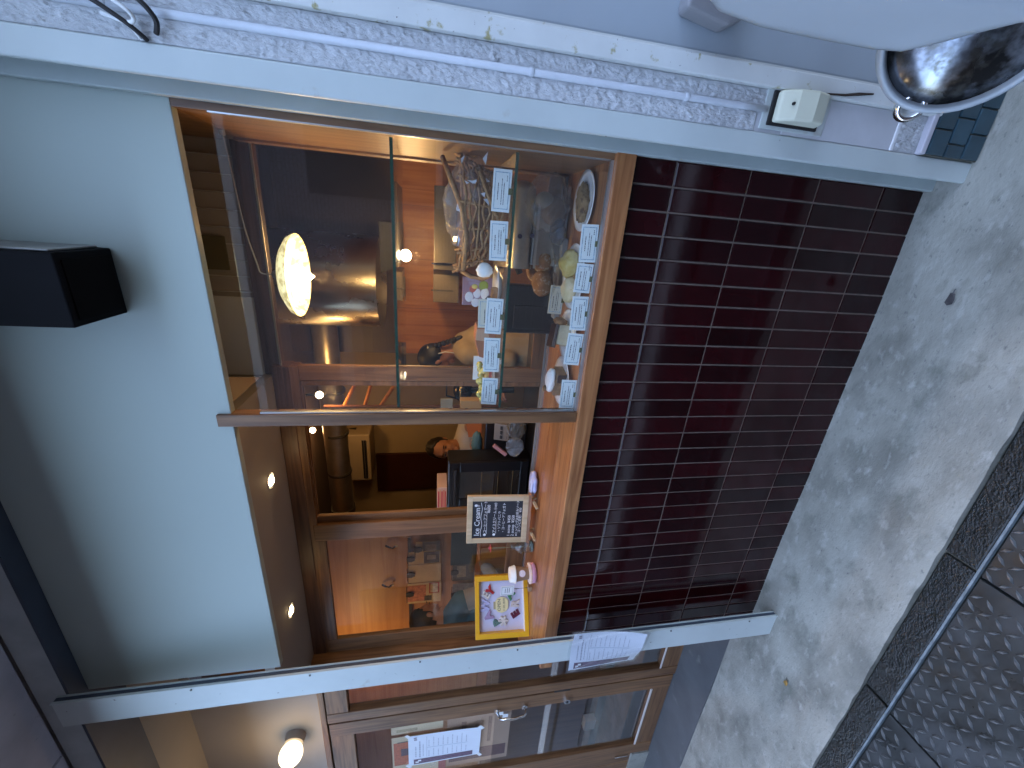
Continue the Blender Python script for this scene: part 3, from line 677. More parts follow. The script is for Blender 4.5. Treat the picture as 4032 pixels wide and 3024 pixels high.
box('sticker', m_white, -2.862,-2.832,.3195,.3205,1.085,1.118, t_); box('sticker', m_white, -2.888,-2.858,.3195,.3205,1.055,1.088, t_)
# leaf litter on the concrete
lf = thing('dry_leaf', 'yellow-brown dry leaf lying on the concrete below the notice', 'leaf', atz(1698,1475,.003))
p = Vector(lf.location)
MB().add([p+Vector(v) for v in ((-.016,0,0),(-.006,.010,.003),(.006,.007,.001),(.016,.002,.004),(.008,-.008,.002),(-.006,-.010,.004))],[(0,1,2,3,4,5)]).build('blade', P('yellow_leaf',(.26,.15,.03),.7,var=(60,.4)), lf); MB().tube([p+Vector((.014,.002,.004)),p+Vector((.026,.006,.002))],.0008,5).build('stem', m_ink, lf)
lf = thing('dark_leaf', 'dark curled leaf lying on the concrete under the tiles', 'leaf', atz(2056,646,.003))
p = Vector(lf.location)
MB().add([p+Vector(v) for v in ((-.020,.004,.002),(-.012,.012,.004),(.004,.010,.001),(.018,.006,.006),(.016,-.004,.003),(.0,-.010,.005),(-.014,-.008,.003))],[(0,1,2,3,4,5,6)]).build('blade', P('dark_leaf_mat',(.045,.04,.04),.8,var=(60,.4)), lf); MB().tube([p+Vector((.016,.002,.004)),p+Vector((.030,.0,.002))],.001,5).build('stem', m_ink, lf)
# ================================================================= THINGS IN THE SHOWCASE
m_bead = P('dashed_border', (.30,.42,.52), .6, var=(160,.5))
def label_card(label, x0, x1, y, z0, seed, group, tilt=0.0, h=.050, aged=False, clip=.004):
    w2 = (x1-x0)/2; t = thing('price_card', label, 'price card', ((x0+x1)/2, y, z0), (R(-6),tilt,0), group)
    rr = random.Random(seed)
    mc = m_white if not aged else P('cream_card',(.62,.60,.50),.6)
    MB().box(-w2,w2,-.0006,.0006,clip,clip+h).build('card', mc, t, local=True, bevel=.0005)
    y_ = -.0012; b0, b1 = clip+.005, clip+h-.005; a0, a1 = -w2+.007, w2-.007; k = .0021
    for (p,q,r_,s_) in ((a0,a1,b0,b0+k),(a0,a1,b1-k,b1),(a0,a0+k,b0+k,b1-k),(a1-k,a1,b0+k,b1-k)):
        MB().box(p,q,y_,-.0007,r_,s_).build('border', m_bead, t, local=True)
    pr = MB()
    def row(xa, xb, zz, hh, sg):
        x = xa
        while x < xb-.001:
            L = min(rr.uniform(*sg), xb-x); pr.box(x,x+L,y_,-.0007,zz-hh*rr.uniform(.5,1),zz+hh*rr.uniform(.5,1)); x += L+rr.uniform(.0006,.0018)
    o = rr.uniform(-.008,.008)
    row(-.022+o,.020+o,clip+h*.70,.0016,(.002,.006)); row(-.034+o*.5,.030,clip+h*.50,.0011,(.002,.008)); row(-.034+o*.5,.018+rr.uniform(0,.012),clip+h*.38,.0011,(.002,.008))
    row(.024,.038,clip+h*.24,.0013,(.002,.004))
    pr.build('writing', m_ink, t, local=True, kind='stuff')
    MB().box(-.008,.008,-.004,.006,-.0005,.011).build('clip', m_olive, t, local=True, bevel=.001)
    return t
GF = 'price cards along the front of the counter'; GS = 'price cards along the glass shelf'
for i,(a,b_,lab) in enumerate(((-.216,-.112,'price card on the counter in front of the dark oval cookie'),(-.307,-.222,'price card on the counter in front of the two pale pastries'),(-.421,-.316,'price card on the counter between the pastries and chocolate cake'),(-.538,-.434,'price card on the counter in front of the chocolate topped cake'),(-.690,-.588,'price card on the counter beside the mullion, before the cream cake'))):
    label_card(lab, a, b_, .018+.004*(i%2), 1.0405, 10+i, GF, R((-2,1.5,-1.5,2,-.5)[i]))
label_card('cream price card standing farther back on the counter behind the pastries', -.424,-.321,.268,1.0405, 31, GF, R(1.5), .052, True)
for i,(a,b_,lab) in enumerate(((-.102,.004,'price card at the stucco wall end of the glass shelf'),(-.230,-.124,'price card on the glass shelf below the wrapped basket'),(-.447,-.339,'price card on the glass shelf in front of the picture card'),(-.570,-.459,'price card on the glass shelf in front of the terracotta box'),(-.684,-.592,'price card at the mullion end of the glass shelf'))):
    label_card(lab, a, b_, .038, 1.3006, 40+i, GS, R((1,-1,1.2,-.6,.8)[i]), .050)
label_card('greyish price card standing behind another on the glass shelf', -.440,-.350,.085,1.3006, 55, GS, R(-.5), .068, True)

def plate(label, x, y, r, z=1.040, group='white plates in the showcase', rx=1.0):
    t = thing('plate', label, 'plate', (x,y,z), group=group)
    o = MB().lathe([(0,.002),(r*.55,.002),(r*.62,.004),(r*.88,.011),(r,.0145),(r,.0165),(r*.86,.0135),(r*.62,.0068),(r*.5,.0055),(0,.0055)], (x,y,z), 40).build('dish', m_porc, t, smooth='all')
    MB().lathe([(r*.40,0),(r*.46,0),(r*.46,.003),(r*.40,.003)], (x,y,z), 28).build('foot_ring', m_porc, t, smooth=True)
    return t
plate('white plate holding the dark oval cookie', -.046,.155,.088)
plate('white plate holding the two pale pastries', -.275,.165,.105)
plate('white plate under the chocolate topped cake slice', -.470,.145,.088)
plate('white plate under the cream topped cake slice', -.640,.150,.088)
def lump(seed, amp=.12, fr=3.0):
    rr = random.Random(seed); ph = [rr.uniform(0,6) for _ in range(9)]
    return lambda p: 1+amp*(math.sin(fr*2*p.x+ph[0])*math.sin(fr*2.3*p.y+ph[1])+.6*math.sin(fr*4.1*p.x+ph[2]+fr*3*p.z)+.5*math.sin(fr*4.7*p.y+ph[3]))*.6
m_cookie = P('nutty_cookie', (.28,.17,.075), .85, var=(55,(.09,.045,.02),.5,.62), spots=(25,(.38,.26,.13),.58,.70), bump=[(60,.9,.006),(160,.8,.003)])
c_ = thing('oval_cookie', 'large rough brown nut cookie on the end plate', 'cookie', (-.05,.155,1.046))
MB().ell((-.05,.155,1.058),(.058,.036,.017),32,14,Matrix.Rotation(R(10),3,'Z').to_quaternion(),lump(3,.16,4)).build('crumb', m_cookie, c_, smooth='all')
m_past = P('pale_pastry', (.55,.44,.24), .7, var=(18,(.68,.56,.36),.4,.6), spots=(30,(.34,.20,.06),.60,.70), bump=(50,.5,.004))
m_pasty = P('golden_pastry', (.46,.32,.08), .6, var=(22,(.62,.50,.22),.4,.62), spots=(40,(.14,.13,.03),.63,.72), bump=(45,.6,.005))
c_ = thing('pastry', 'golden pointed pastry with green specks nearer the cookie plate', 'pastry', (-.235,.165,1.046))
MB().ell((-.235,.168,1.070),(.046,.040,.026),28,14,None,lambda p:lump(5,.10,3)(p)*(1+.35*max(0,p.z)**3*(1 if abs(p.x)<.3 else .3))).build('crust', m_pasty, c_, smooth='all')
c_ = thing('pastry', 'pale round pastry nearer the chocolate cake plate', 'pastry', (-.318,.160,1.046))
MB().ell((-.318,.160,1.066),(.043,.040,.023),28,14,None,lump(8,.07,2.4)).build('crust', m_past, c_, smooth='all')
# chocolate topped cake slice, leaning
m_choc = P('dark_chocolate', (.035,.014,.008), .4, var=(30,.4), bump=(60,.3,.002)); m_sponge = P('pale_sponge', (.42,.36,.25), .8, var=(40,.15), bump=(90,.6,.003)); m_crust = P('brown_crust', (.20,.11,.05), .8, var=(40,.4), bump=(60,.8,.004))
c_ = thing('chocolate_cake_slice', 'cake slice with dark chocolate face on the third plate', 'cake', (-.470,.150,1.046))
q = Matrix.Rotation(R(14),3,'Z')
def Q(x,y,z): return Vector((-.470,.150,1.046))+q@Vector((x,y,z))
MB().prism([Q(-.040,-.020,.0),Q(.032,-.022,.0),Q(.036,-.016,.042),Q(-.032,-.014,.056)],q@Vector((0,.060,0))).build('sponge', m_sponge, c_, bevel=.005, seg=3)
MB().prism([Q(-.046,-.020,.054),Q(.037,-.021,.0435),Q(.039,-.018,.052),Q(-.040,-.014,.068)],q@Vector((0,.064,0))).build('chocolate_top', m_choc, c_, bevel=.003)
MB().ell(Q(.046,.0,.034),(.012,.034,.022),18,10,None,lump(11,.18,4)).build('crust', m_crust, c_, smooth='all')
# cream topped slice
c_ = thing('cream_cake_slice', 'brown cake slice topped with thick white cream beside the mullion', 'cake', (-.640,.155,1.046))
q = Matrix.Rotation(R(-22),3,'Z')
def Q(x,y,z): return Vector((-.640,.158,1.046))+q@Vector((x,y,z))
MB().prism([Q(-.052,-.032,0),Q(.050,-.030,0),Q(.040,.030,0),Q(-.044,.032,0)],(0,0,.036)).build('sponge', m_crust, c_, bevel=.004)
MB().ell(Q(-.002,0,.046),(.052,.034,.017),26,12,q.to_quaternion(),lump(12,.08,2)).build('cream', P('whipped_cream',(.78,.80,.82),.45,bump=(20,.2,.004)), c_, smooth='all')
MB().prism([Q(.012,-.0325,.002),Q(.052,-.0320,.002),Q(.051,-.0320,.036),Q(.016,-.0325,.034)],q@Vector((0,-.003,0))).build('chocolate_side', m_choc, c_, bevel=.002)
MB().ell(Q(-.030,-.012,.064),(.012,.010,.006),12,8,None,lump(2,.2,4)).build('nut', m_cookie, c_, smooth='all')
c_ = thing('pink_biscuit', 'small pink round sweet beside the foot of the mullion', 'biscuit', (-.672,.085,1.041))
MB().ell((-.672,.085,1.052),(.020,.016,.0115),18,10,None,lump(20,.05,3)).build('shell', P('pink_icing',(.62,.34,.30),.5), c_, smooth='all')

# ---- behind, on the counter under the shelf
m_metalgrey = P('brushed_grey_metal', (.36,.36,.36), .35, metal=.6, var=(30,.08))
c_ = thing('metal_canister', 'grey metal canister lying on its side below the glass shelf', 'canister', (-.15,.36,1.2))
MB().cyl((-.015,.36,1.205),(-.275,.36,1.205),.043,n=28).build('drum', m_metalgrey, c_, smooth=True); MB().ell((-.015,.36,1.205),(.03,.0425,.0425),16,12).build('dome', m_metalgrey, c_, smooth='all')
box('stand', m_metalgrey, -.26,-.05,.33,.39,1.042,1.165, c_, bevel=.004); MB().cyl((-.275,.36,1.205),(-.295,.36,1.195),.012,n=10).build('knob', m_blackm, c_)
for (x,z_) in ((-.165,1.215),(-.160,1.172)): MB().cyl((x,.318,z_),(x,.310,z_),.008,n=12).build('dial', P('blue_dial',(.03,.03,.10),.4), c_)
box('side_rail', m_alu, -.27,-.05,.312,.316,1.150,1.158, c_)
c_ = thing('bread_dish', 'clear oval dish holding three dusted brown rolls', 'dish', (-.30,.37,1.041))
MB().lathe([(.05,.0),(.10,.010),(.118,.030),(.120,.032),(.116,.031),(.10,.014),(.05,.004),(0,.003)], (-.30,.37,1.062), 32).build('bowl', GLASS('dish_glass',(.92,.93,.93),1,.02,.05), c_, smooth='all')
box('tray', P('grey_tray',(.25,.25,.25),.5), -.45,-.16,.30,.392,1.041,1.062, c_, bevel=.003)
m_bread = P('dusted_roll', (.22,.105,.04), .8, var=(16,(.33,.18,.08),.4,.6), spots=(60,(.55,.48,.38),.55,.68), bump=(50,.5,.004))
for i,(x,y,z_,r_) in enumerate(((-.245,.36,1.112,.046),(-.325,.35,1.108,.050),(-.285,.40,1.128,.042))):
    b_ = thing('bread_roll', ('brown dusted roll at the canister side of the glass dish','brown dusted roll at the mullion side of the glass dish','brown dusted roll resting behind the other two rolls')[i], 'bread roll', (x,y,z_-.03), group='dusted rolls in the glass dish')
    MB().ell((x,y,z_),(r_,r_*.85,r_*.80),24,14,None,lump(30+i,.05,2.2)).build('crust', m_bread, b_, smooth='all')
c_ = thing('dark_case', 'plain black case standing behind the rolls', 'case', (-.44,.39,1.04)); box('body', m_black, -.52,-.335,.345,.392,1.041,1.25, c_, bevel=.006); box('panel', m_blackm, -.50,-.41,.341,.345,1.06,1.21, c_, bevel=.002)
c_ = thing('plastic_bread_bag', 'clear crumpled plastic bag at the stucco wall end below the shelf', 'bag', (-.03,.33,1.041))
def crumple(seed, a=.10): 
    rr = random.Random(seed); ph=[rr.uniform(0,6) for _ in range(8)]
    return lambda p: 1+a*(abs(math.sin(5*p.x+ph[0]+3*p.z))+abs(math.sin(7*p.y+4*p.x+ph[1]))-abs(math.sin(6*p.z+5*p.x+ph[2]))-.6*abs(math.sin(11*p.x-7*p.z+ph[3])))
m_cling = GLASS('clear_plastic', (.94,.93,.94), 1.0, .03, .16)
MB().ell((-.052,.325,1.122),(.092,.055,.080),30,18,None,crumple(4,.10)).build('film', m_cling, c_, smooth=False)
MB().ell((-.075,.335,1.10),(.050,.035,.045),18,10,None,lump(9,.1,3)).build('contents', P('dull_filling',(.16,.10,.07),.6,var=(12,.5)), c_, smooth='all')
MB().ell((-.045,.330,1.135),(.030,.028,.035),14,10).build('contents', P('grey_filling',(.25,.26,.26),.5), c_, smooth='all')
MB().ell((-.140,.30,1.085),(.042,.030,.026),20,12,None,crumple(14,.14)).build('film', GLASS('blue_film',(.72,.80,.92),.9,.08,.08), c_, smooth=False)
c_ = thing('glass_tumbler', 'small faint clear tumbler on the counter behind the pastries', 'tumbler', (-.255,.26,1.041))
MB().lathe([(.0,.002),(.022,.002),(.025,.040),(.027,.058),(.0255,.058),(.0235,.04),(.021,.005),(0,.005)], (-.255,.27,1.041), 20).build('wall', m_glass, c_, smooth='all')

# ---- on the glass shelf
SZ = 1.3006
m_wick = P('wicker', (.30,.17,.07), .7, var=(80,.35))
c_ = thing('wicker_basket', 'wicker basket of bagged bread under crumpled clear film on the shelf', 'basket', (-.12,.2,SZ))
rr = random.Random(5)
for k in range(9):
    z_ = SZ+.012+.0135*k; w_ = .115+.05*(k/8)**1.2; d_ = .072+.02*k/8
    pts = [(-.118+w_*math.cos(2*math.pi*i/26)+.004*math.sin(i*2.3+k), .19+d_*math.sin(2*math.pi*i/26), z_+.006*math.sin(i*3.1+k*2)+.016*(math.cos(2*math.pi*i/26))**2*(k/8)) for i in range(27)]
    MB().tube(pts, .0042, 6).build('woven_ring', m_wick, c_, smooth='all')
for i in range(14):
    a = 2*math.pi*i/14; MB().tube([(-.118+.112*math.cos(a),.19+.070*math.sin(a),SZ+.004),(-.118+.168*math.cos(a),.19+.094*math.sin(a),SZ+.135+.016*math.cos(a)**2)],.0036,6).build('stake', m_wick, c_, smooth='all')
MB().tube([(-.28,.19,SZ+.12),(-.295,.18,SZ+.09),(-.300,.17,SZ+.055),(-.285,.16,SZ+.03),(-.262,.15,SZ+.035)],.0085,8).build('handle', m_wick, c_, smooth='all')
MB().tube([(.035,.19,SZ+.185),(-.02,.12,SZ+.165),(-.10,.10,SZ+.13),(-.18,.10,SZ+.115),(-.27,.12,SZ+.12)],.0075,8).build('rim_braid', m_wick, c_, smooth='all')
MB().tube([(.0,.10,SZ+.085),(-.05,.085,SZ+.065),(-.11,.08,SZ+.035)],.005,8).build('rim_braid', m_wick, c_, smooth='all'); MB().tube([(.004,.11,SZ+.080),(-.05,.095,SZ+.058),(-.115,.09,SZ+.028)],.004,8).build('rim_braid', m_wick, c_, smooth='all')
MB().ell((-.085,.185,SZ+.105),(.128,.078,.072),34,20,None,crumple(21,.11)).build('film', m_cling, c_, smooth=False)
for i,(x,z_) in enumerate(((-.03,.09),(-.10,.075),(-.17,.10))): MB().ell((x,.195,SZ+z_),(.045,.038,.035),18,10,None,lump(60+i,.06,3)).build('bread', P('bag_bread%d'%i,(.20,.11,.07),.7,var=(20,.3)), c_, smooth='all')
rr = random.Random(77)
for i in range(11):  # pale triangles stand in for glints on the clear film
    x, z_ = rr.uniform(-.21,.02), rr.uniform(.055,.16); a_ = rr.uniform(0,6.28); L1, L2 = rr.uniform(.012,.034), rr.uniform(.006,.014)
    d1_ = Vector((math.cos(a_),rr.uniform(-.3,.3),math.sin(a_))); d2_ = Vector((-math.sin(a_),rr.uniform(-.3,.3),math.cos(a_))); p_ = Vector((x,.108,SZ+z_))
    MB().add([p_,p_+d1_*L1,p_+d1_*L1*.4+d2_*L2],[(0,1,2)]).build('film_glint', P('film_glint%d'%i,(.62,.66,.74),.12,coat=.4), c_)
c_ = thing('white_tissue', 'white folded tissue tucked by the basket handle', 'tissue', (-.27,.14,SZ)); MB().ell((-.268,.125,SZ+.055),(.022,.014,.024),14,10,None,crumple(7,.12)).build('fold', m_white, c_, smooth='all')
# picture card
c_ = thing('picture_card', 'mauve picture card of white cups with fig and lime on the shelf', 'picture card', (-.345,.21,SZ)); box('card', P('mauve_print',(.34,.20,.24),.5,var=(14,(.40,.34,.45),.5,.6)), -.392,-.300,.208,.211,SZ,SZ+.115, c_, bevel=.001)
for i,(x,z_,rx,rz,cc_) in enumerate(((-.365,.092,.017,.014,(.72,.72,.76)),(-.383,.070,.015,.014,(.70,.70,.76)),(-.352,.066,.016,.013,(.74,.74,.78)),(-.338,.080,.012,.012,(.45,.12,.10)),(-.326,.045,.016,.016,(.28,.36,.06)),(-.352,.040,.020,.014,(.74,.73,.72)),(-.371,.026,.014,.013,(.10,.06,.05)),(-.330,.075,.008,.010,(.60,.55,.15)))):
    MB().ell((x,.2074-.0002*i,SZ+z_),(rx,.0012,rz),16,8).build('print', P('card_print%d'%i,cc_,.5), c_, smooth='all')
c_ = thing('white_dish', 'shallow white dish with a brown slice on the glass shelf', 'dish', (-.325,.13,SZ)); MB().lathe([(0,.002),(.04,.002),(.068,.016),(.069,.018),(.04,.006),(0,.005)], (-.318,.13,SZ), 32).build('bowl', m_porc, c_, smooth='all')
c_ = thing('brown_slice', 'brown baked slice lying on the shallow white dish', 'cake', (-.335,.13,SZ+.008)); box('crumb', m_crust, -.372,-.318,.112,.140,SZ+.008,SZ+.030, c_, bevel=.006)
c_ = thing('terracotta_box', 'terracotta coloured angular paper box on the glass shelf', 'box', (-.52,.20,SZ))
MB().prism([(-.575,.16,SZ),(-.465,.16,SZ),(-.455,.16,SZ+.066),(-.50,.16,SZ+.070),(-.560,.16,SZ+.054)],(0,.075,0)).build('carton', P('terracotta_paper',(.36,.14,.07),.6,var=(7,.2)), c_, bevel=.002)
MB().prism([(-.505,.158,SZ+.02),(-.462,.158,SZ+.030),(-.462,.158,SZ+.066),(-.50,.158,SZ+.069)],(0,.002,0)).build('flap', P('pale_terracotta',(.55,.34,.22),.6), c_)
c_ = thing('white_carton', 'white card stand behind the green tart', 'stand', (-.62,.235,SZ)); box('card', m_white, -.668,-.578,.225,.229,SZ,SZ+.066, c_); box('foot', m_white, -.66,-.585,.215,.24,SZ,SZ+.003, c_)
c_ = thing('green_fruit_tart', 'tart slice topped with green grapes on the glass shelf', 'tart', (-.645,.17,SZ))
m_green = P('green_fruit', (.36,.36,.09), .25, var=(12,(.48,.45,.18),.4,.6), coat=.5)
MB().prism([(-.585,.14,SZ+.010),(-.720,.145,SZ+.010),(-.715,.20,SZ+.010),(-.60,.205,SZ+.010)],(0,0,.022)).build('base', P('tart_crust',(.45,.30,.10),.7,bump=(60,.6,.003)), c_, bevel=.003)
rr = random.Random(2)
for i in range(15):
    x = -.598-.0085*i; MB().ell((x,.150+.045*rr.random(),SZ+.036+.012*rr.random()),(.012,.012,.011),12,8,None,lump(i,.05,2)).build('fruit', m_green, c_, smooth='all')
MB().box(-.72,-.59,.1385,.1398,SZ+.010,SZ+.020).build('filling', P('red_filling',(.22,.04,.04),.4), c_)
c_ = thing('shelf_plate', 'white plate beneath the green tart on the glass shelf', 'plate', (-.645,.17,SZ)); MB().lathe([(0,.001),(.05,.001),(.085,.008),(.085,.0095),(.05,.004),(0,.004)], (-.62,.17,SZ), 32).build('dish', m_porc, c_, smooth='all')

# ================================================================= THINGS ON THE OPEN COUNTER
# chalkboard on a small easel
ck = thing('chalkboard', 'framed black chalkboard listing ice cream prices on the counter', 'chalkboard', (-1.365,.285,1.0415))
m_pine = WOOD('pale_pine_frame', (.50,.38,.22), (.66,.53,.35), 'z', .5, .6)
BX0, BX1, BZ0, BZ1 = -1.482,-1.248, 1.085,1.358
lean = .06
def BL(x, z, o=0): 
    f = (x-BX0)/(BX1-BX0); return Vector((x, .262+.030*f+(z-BZ0)*lean-o, z))
def bpan(name, x0,x1,z0,z1,o,th,mat,par,bev=0): return MB().add([BL(x0,z0,o),BL(x1,z0,o),BL(x1,z1,o),BL(x0,z1,o)]+[BL(x0,z0,o-th),BL(x1,z0,o-th),BL(x1,z1,o-th),BL(x0,z1,o-th)],[(0,1,2,3),(7,6,5,4),(0,4,5,1),(1,5,6,2),(2,6,7,3),(3,7,4,0)]).build(name, mat, par, bevel=bev)
fw_ = .024
bpan('frame_rail',BX0,BX1,BZ0,BZ0+fw_,.006,.014,m_pine,ck,.0015); bpan('frame_rail',BX0,BX1,BZ1-fw_,BZ1,.006,.014,m_pine,ck,.0015)
bpan('frame_stile',BX0,BX0+fw_,BZ0+fw_,BZ1-fw_,.006,.014,m_pine,ck,.0015); bpan('frame_stile',BX1-fw_,BX1,BZ0+fw_,BZ1-fw_,.006,.014,m_pine,ck,.0015)
bpan('slate',BX0+fw_,BX1-fw_,BZ0+fw_,BZ1-fw_,.001,.006,P('black_slate',(.022,.025,.032),.7,var=(14,.3)),ck)
bpan('bottom_edge',BX0-.004,BX1+.004,BZ0-.013,BZ0-.0005,.004,.020,WOOD('tan_edge',(.32,.17,.10),(.42,.24,.15),'x',.5),ck)
m_chalk = P('chalk', (.78,.80,.82), .9, var=(120,.15))
XD = (BL(BX1,BZ0)-BL(BX0,BZ0)).normalized(); ZD = (BL(BX0,BZ1)-BL(BX0,BZ0)).normalized()
def chalk(s, size, u, v, al='LEFT'): return text('lettering', s, size, BL(BX0+(BX1-BX0)*u, BZ0+(BZ1-BZ0)*v, .0016), XD, ZD, m_chalk, ck, al, .0003)
chalk('Ice Cream', .034, .15, .83)
MB().tube([BL(BX0+(BX1-BX0)*(.14+.72*i/16), BZ0+(BZ1-BZ0)*(.765+.010*math.sin(i*.85)), .0022) for i in range(17)], .0011, 5).build('underline', m_chalk, ck)
MB().ell(BL(BX0+(BX1-BX0)*.80, BZ0+(BZ1-BZ0)*.855,.002),(.007,.0008,.007),12,8).build('ice_cream_drawing', m_chalk, ck); MB().add([BL(BX0+(BX1-BX0)*.775,BZ0+(BZ1-BZ0)*.825,.0022),BL(BX0+(BX1-BX0)*.82,BZ0+(BZ1-BZ0)*.825,.0022),BL(BX0+(BX1-BX0)*.79,BZ0+(BZ1-BZ0)*.785,.0022)],[(0,1,2)]).build('cone_drawing', P('grey_chalk',(.4,.41,.42),.9), ck)
chalk('●コーヒーアフォガート', .0165, .14, .70); chalk('¥600', .020, .64, .645)
chalk('●アイスクリーム (cup)', .0165, .14, .545); chalk('・ソフトバニラ', .0155, .22, .465); chalk('・コーヒーアフォガト', .0155, .20, .395)
chalk('1 scoop  ¥450', .0185, .13, .305); chalk('2 scoop  ¥550', .0185, .13, .238); chalk('※トッピングはお好みソース', .0145, .13, .172); chalk('コーンに変更！ ¥50', .0145, .20, .125)
for (u0,u1,v) in ((.19,.66,.672),(.19,.50,.517)): MB().tube([BL(BX0+(BX1-BX0)*u0,BZ0+(BZ1-BZ0)*v,.0020),BL(BX0+(BX1-BX0)*u1,BZ0+(BZ1-BZ0)*(v+.004),.0020)],.0007,5).build('underline', m_chalk, ck)
for x in (-1.445,-1.285):
    f = BL(x,BZ0,.006); MB().obox((x,f.y-.012,1.057),(.005,0,0),(0,.024,.003),(0,-.001,.005)).build('easel_foot', m_pine, ck); MB().obox((x,f.y+.035,1.062),(.005,0,0),(0,.004,.0),(0,.0,.0205)).build('easel_leg', m_pine, ck)
# lilac glass dish
c_ = thing('lilac_dish', 'small pale lilac scalloped dish lying on the counter edge by the track', 'dish', (-1.20,.33,1.041))
m_lilac = P('lilac_resin', (.42,.46,.72), .2, coat=.4, var=(20,.12), sss=.0)
MB().ell((-1.215,.335,1.058),(.060,.042,.018),36,12,None,lambda p:1+.10*math.cos(7*math.atan2(p.y,p.x))*math.sqrt(max(0,1-p.z*p.z))).build('bowl', m_lilac, c_, smooth='all')
MB().ell((-1.222,.322,1.071),(.040,.026,.008),30,10,None,lambda p:1+.10*math.cos(7*math.atan2(p.y,p.x))).build('hollow', P('pale_lilac',(.55,.60,.80),.2,coat=.4), c_, smooth='all')
# clear bottle with a pink flower pick above
c_ = thing('glass_bottle', 'small clear bottle with a pink flower beside the chalkboard', 'bottle', (-1.535,.285,1.041))
MB().lathe([(0,.002),(.026,.002),(.029,.006),(.030,.062),(.026,.074),(.012,.082),(.0115,.098),(.014,.100),(.014,.104),(.010,.104),(.0095,.084),(.022,.072),(.0275,.060),(.0265,.008),(0,.007)], (-1.535,.285,1.041), 26).build('wall', GLASS('bottle_glass',(.90,.93,.93),1,.0,.02), c_, smooth='all')
MB().lathe([(0,.003),(.027,.003),(.0285,.008),(.026,.012),(0,.012)], (-1.535,.285,1.041), 26).build('base', P('bottle_base',(.20,.28,.27),.15,coat=.5), c_, smooth='all')
FC = at(1062,1184,.286)
MB().tube(curve([(-1.535,.285,1.055),(-1.534,.285,1.13),FC]),.0010,6).build('stem', P('pale_stem',(.30,.34,.20),.6), c_)
m_petal = P('pink_petal',(.70,.09,.13),.5); 
fl = MB()
for ring,(n_,L,el) in enumerate(((12,.021,.25),(9,.015,.9))):
    for i in range(n_):
        a = 2*math.pi*i/n_+ring*.3; d = Vector((math.cos(a)*math.cos(el),math.sin(a)*math.cos(el),math.sin(el))); e = Vector((-math.sin(a),math.cos(a),0)); c0 = FC
        MB().add([c0+d*.003,c0+d*L*.55+e*.0035,c0+d*L+Vector((0,0,.003)),c0+d*L*.55-e*.0035],[(0,1,2,3)]).build('petal', m_petal, c_)
MB().ell(FC+Vector((0,0,.004)),(.006,.006,.005),12,8).build('flower_centre', P('orange_centre',(.75,.35,.05),.5), c_, smooth='all')
# paper cup on a pink cake stand
c_ = thing('pink_cake_base', 'pink and cream scalloped toy cake base under the paper cup', 'ornament', (-1.612,.195,1.041))
MB().lathe([(0,0),(.036,0),(.043,.004),(.0445,.014),(.042,.022),(.0,.023)], (-1.612,.200,1.041), 32).build('base', P('pink_felt',(.58,.30,.42),.7), c_, smooth='all')
MB().lathe([(.0,.033),(.040,.033),(.0445,.030),(.0450,.024),(.042,.0215),(0,.0215)], (-1.612,.200,1.041), 60, None, lambda a,k:1+(.055*math.cos(13*a) if k in (1,2,3,4) else 0)).build('icing', P('cream_icing',(.80,.60,.50),.5), c_, smooth='all')
c_ = thing('paper_cup', 'brown paper cup with white lid and round white badge', 'cup', (-1.612,.2,1.075))
MB().lathe([(0,0),(.0255,0),(.0325,.054),(.0345,.066),(0,.066)], (-1.612,.200,1.0745), 32).build('sleeve', P('kraft_paper',(.27,.17,.10),.7,var=(30,.1)), c_, smooth=True)
MB().lathe([(.0345,.060),(.0385,.061),(.0390,.066),(.0365,.068),(.037,.074),(.0340,.0755),(.0335,.086),(.030,.0885),(.0,.0870)], (-1.612,.200,1.0745), 36).build('lid', P('white_lid',(.80,.79,.74),.35), c_, smooth='all')
for (r_,o,mm) in ((.0150,.0,P('badge_pink',(.66,.50,.54),.6)),(.0135,.0006,P('badge_white',(.76,.68,.72),.6,var=(90,.12)))):
    d = (CAM-Vector((-1.612,.200,1.11))); d.z = 0; d.normalize(); cc_ = Vector((-1.612,.200,1.108))+d*(.0302+o); e = Vector((-d.y,d.x,0)); u_ = (Vector((0,0,1))-d*.13).normalized()
    MB().cyl(cc_, cc_+d*.0010, r_, n=24).build('badge', mm, c_)
# card holder
c_ = thing('card_holder', 'small white framed card on a wire stand before the yellow frame', 'card holder', (-1.735,.215,1.041))
hp = Vector((-1.728,.222,1.041)); box('block', WOOD('block_wood',(.30,.18,.10),(.42,.27,.16),'x'), hp.x-.016,hp.x+.010,hp.y-.010,hp.y+.012,1.041,1.060, c_, bevel=.001)
MB().tube([hp+Vector((0,0,.018)),hp+Vector((.001,-.002,.060)),hp+Vector((.001,-.002,.075)),hp+Vector((.004,-.001,.098))],[.0009,.0009,.0022,.0006],6).build('wire', P('dark_wire',(.12,.11,.10),.4,metal=.8), c_, smooth='all')
box('card', m_white, hp.x-.033,hp.x+.025,hp.y-.004,hp.y-.002,1.128,1.192, c_); 
for (a,b_,c1,d1) in ((-.028,.020,1.133,1.1345),(-.028,.020,1.1855,1.187),(-.028,-.0265,1.1345,1.1855),(.0185,.020,1.1345,1.1855)): box('border', P('grey_line%d'%int(c1*1e4),(.35,.38,.38),.6), hp.x+a,hp.x+b_,hp.y-.0048,hp.y-.004,c1,d1, c_)
pr = MB(); rr = random.Random(9)
for zz in (1.170,1.160,1.151): 
    x = hp.x-.016
    while x < hp.x+.010: L = rr.uniform(.002,.005); pr.box(x,x+L,hp.y-.0048,hp.y-.0041,zz-.0014,zz+.0014); x += L+.0015
pr.build('writing', m_ink, c_, kind='stuff')
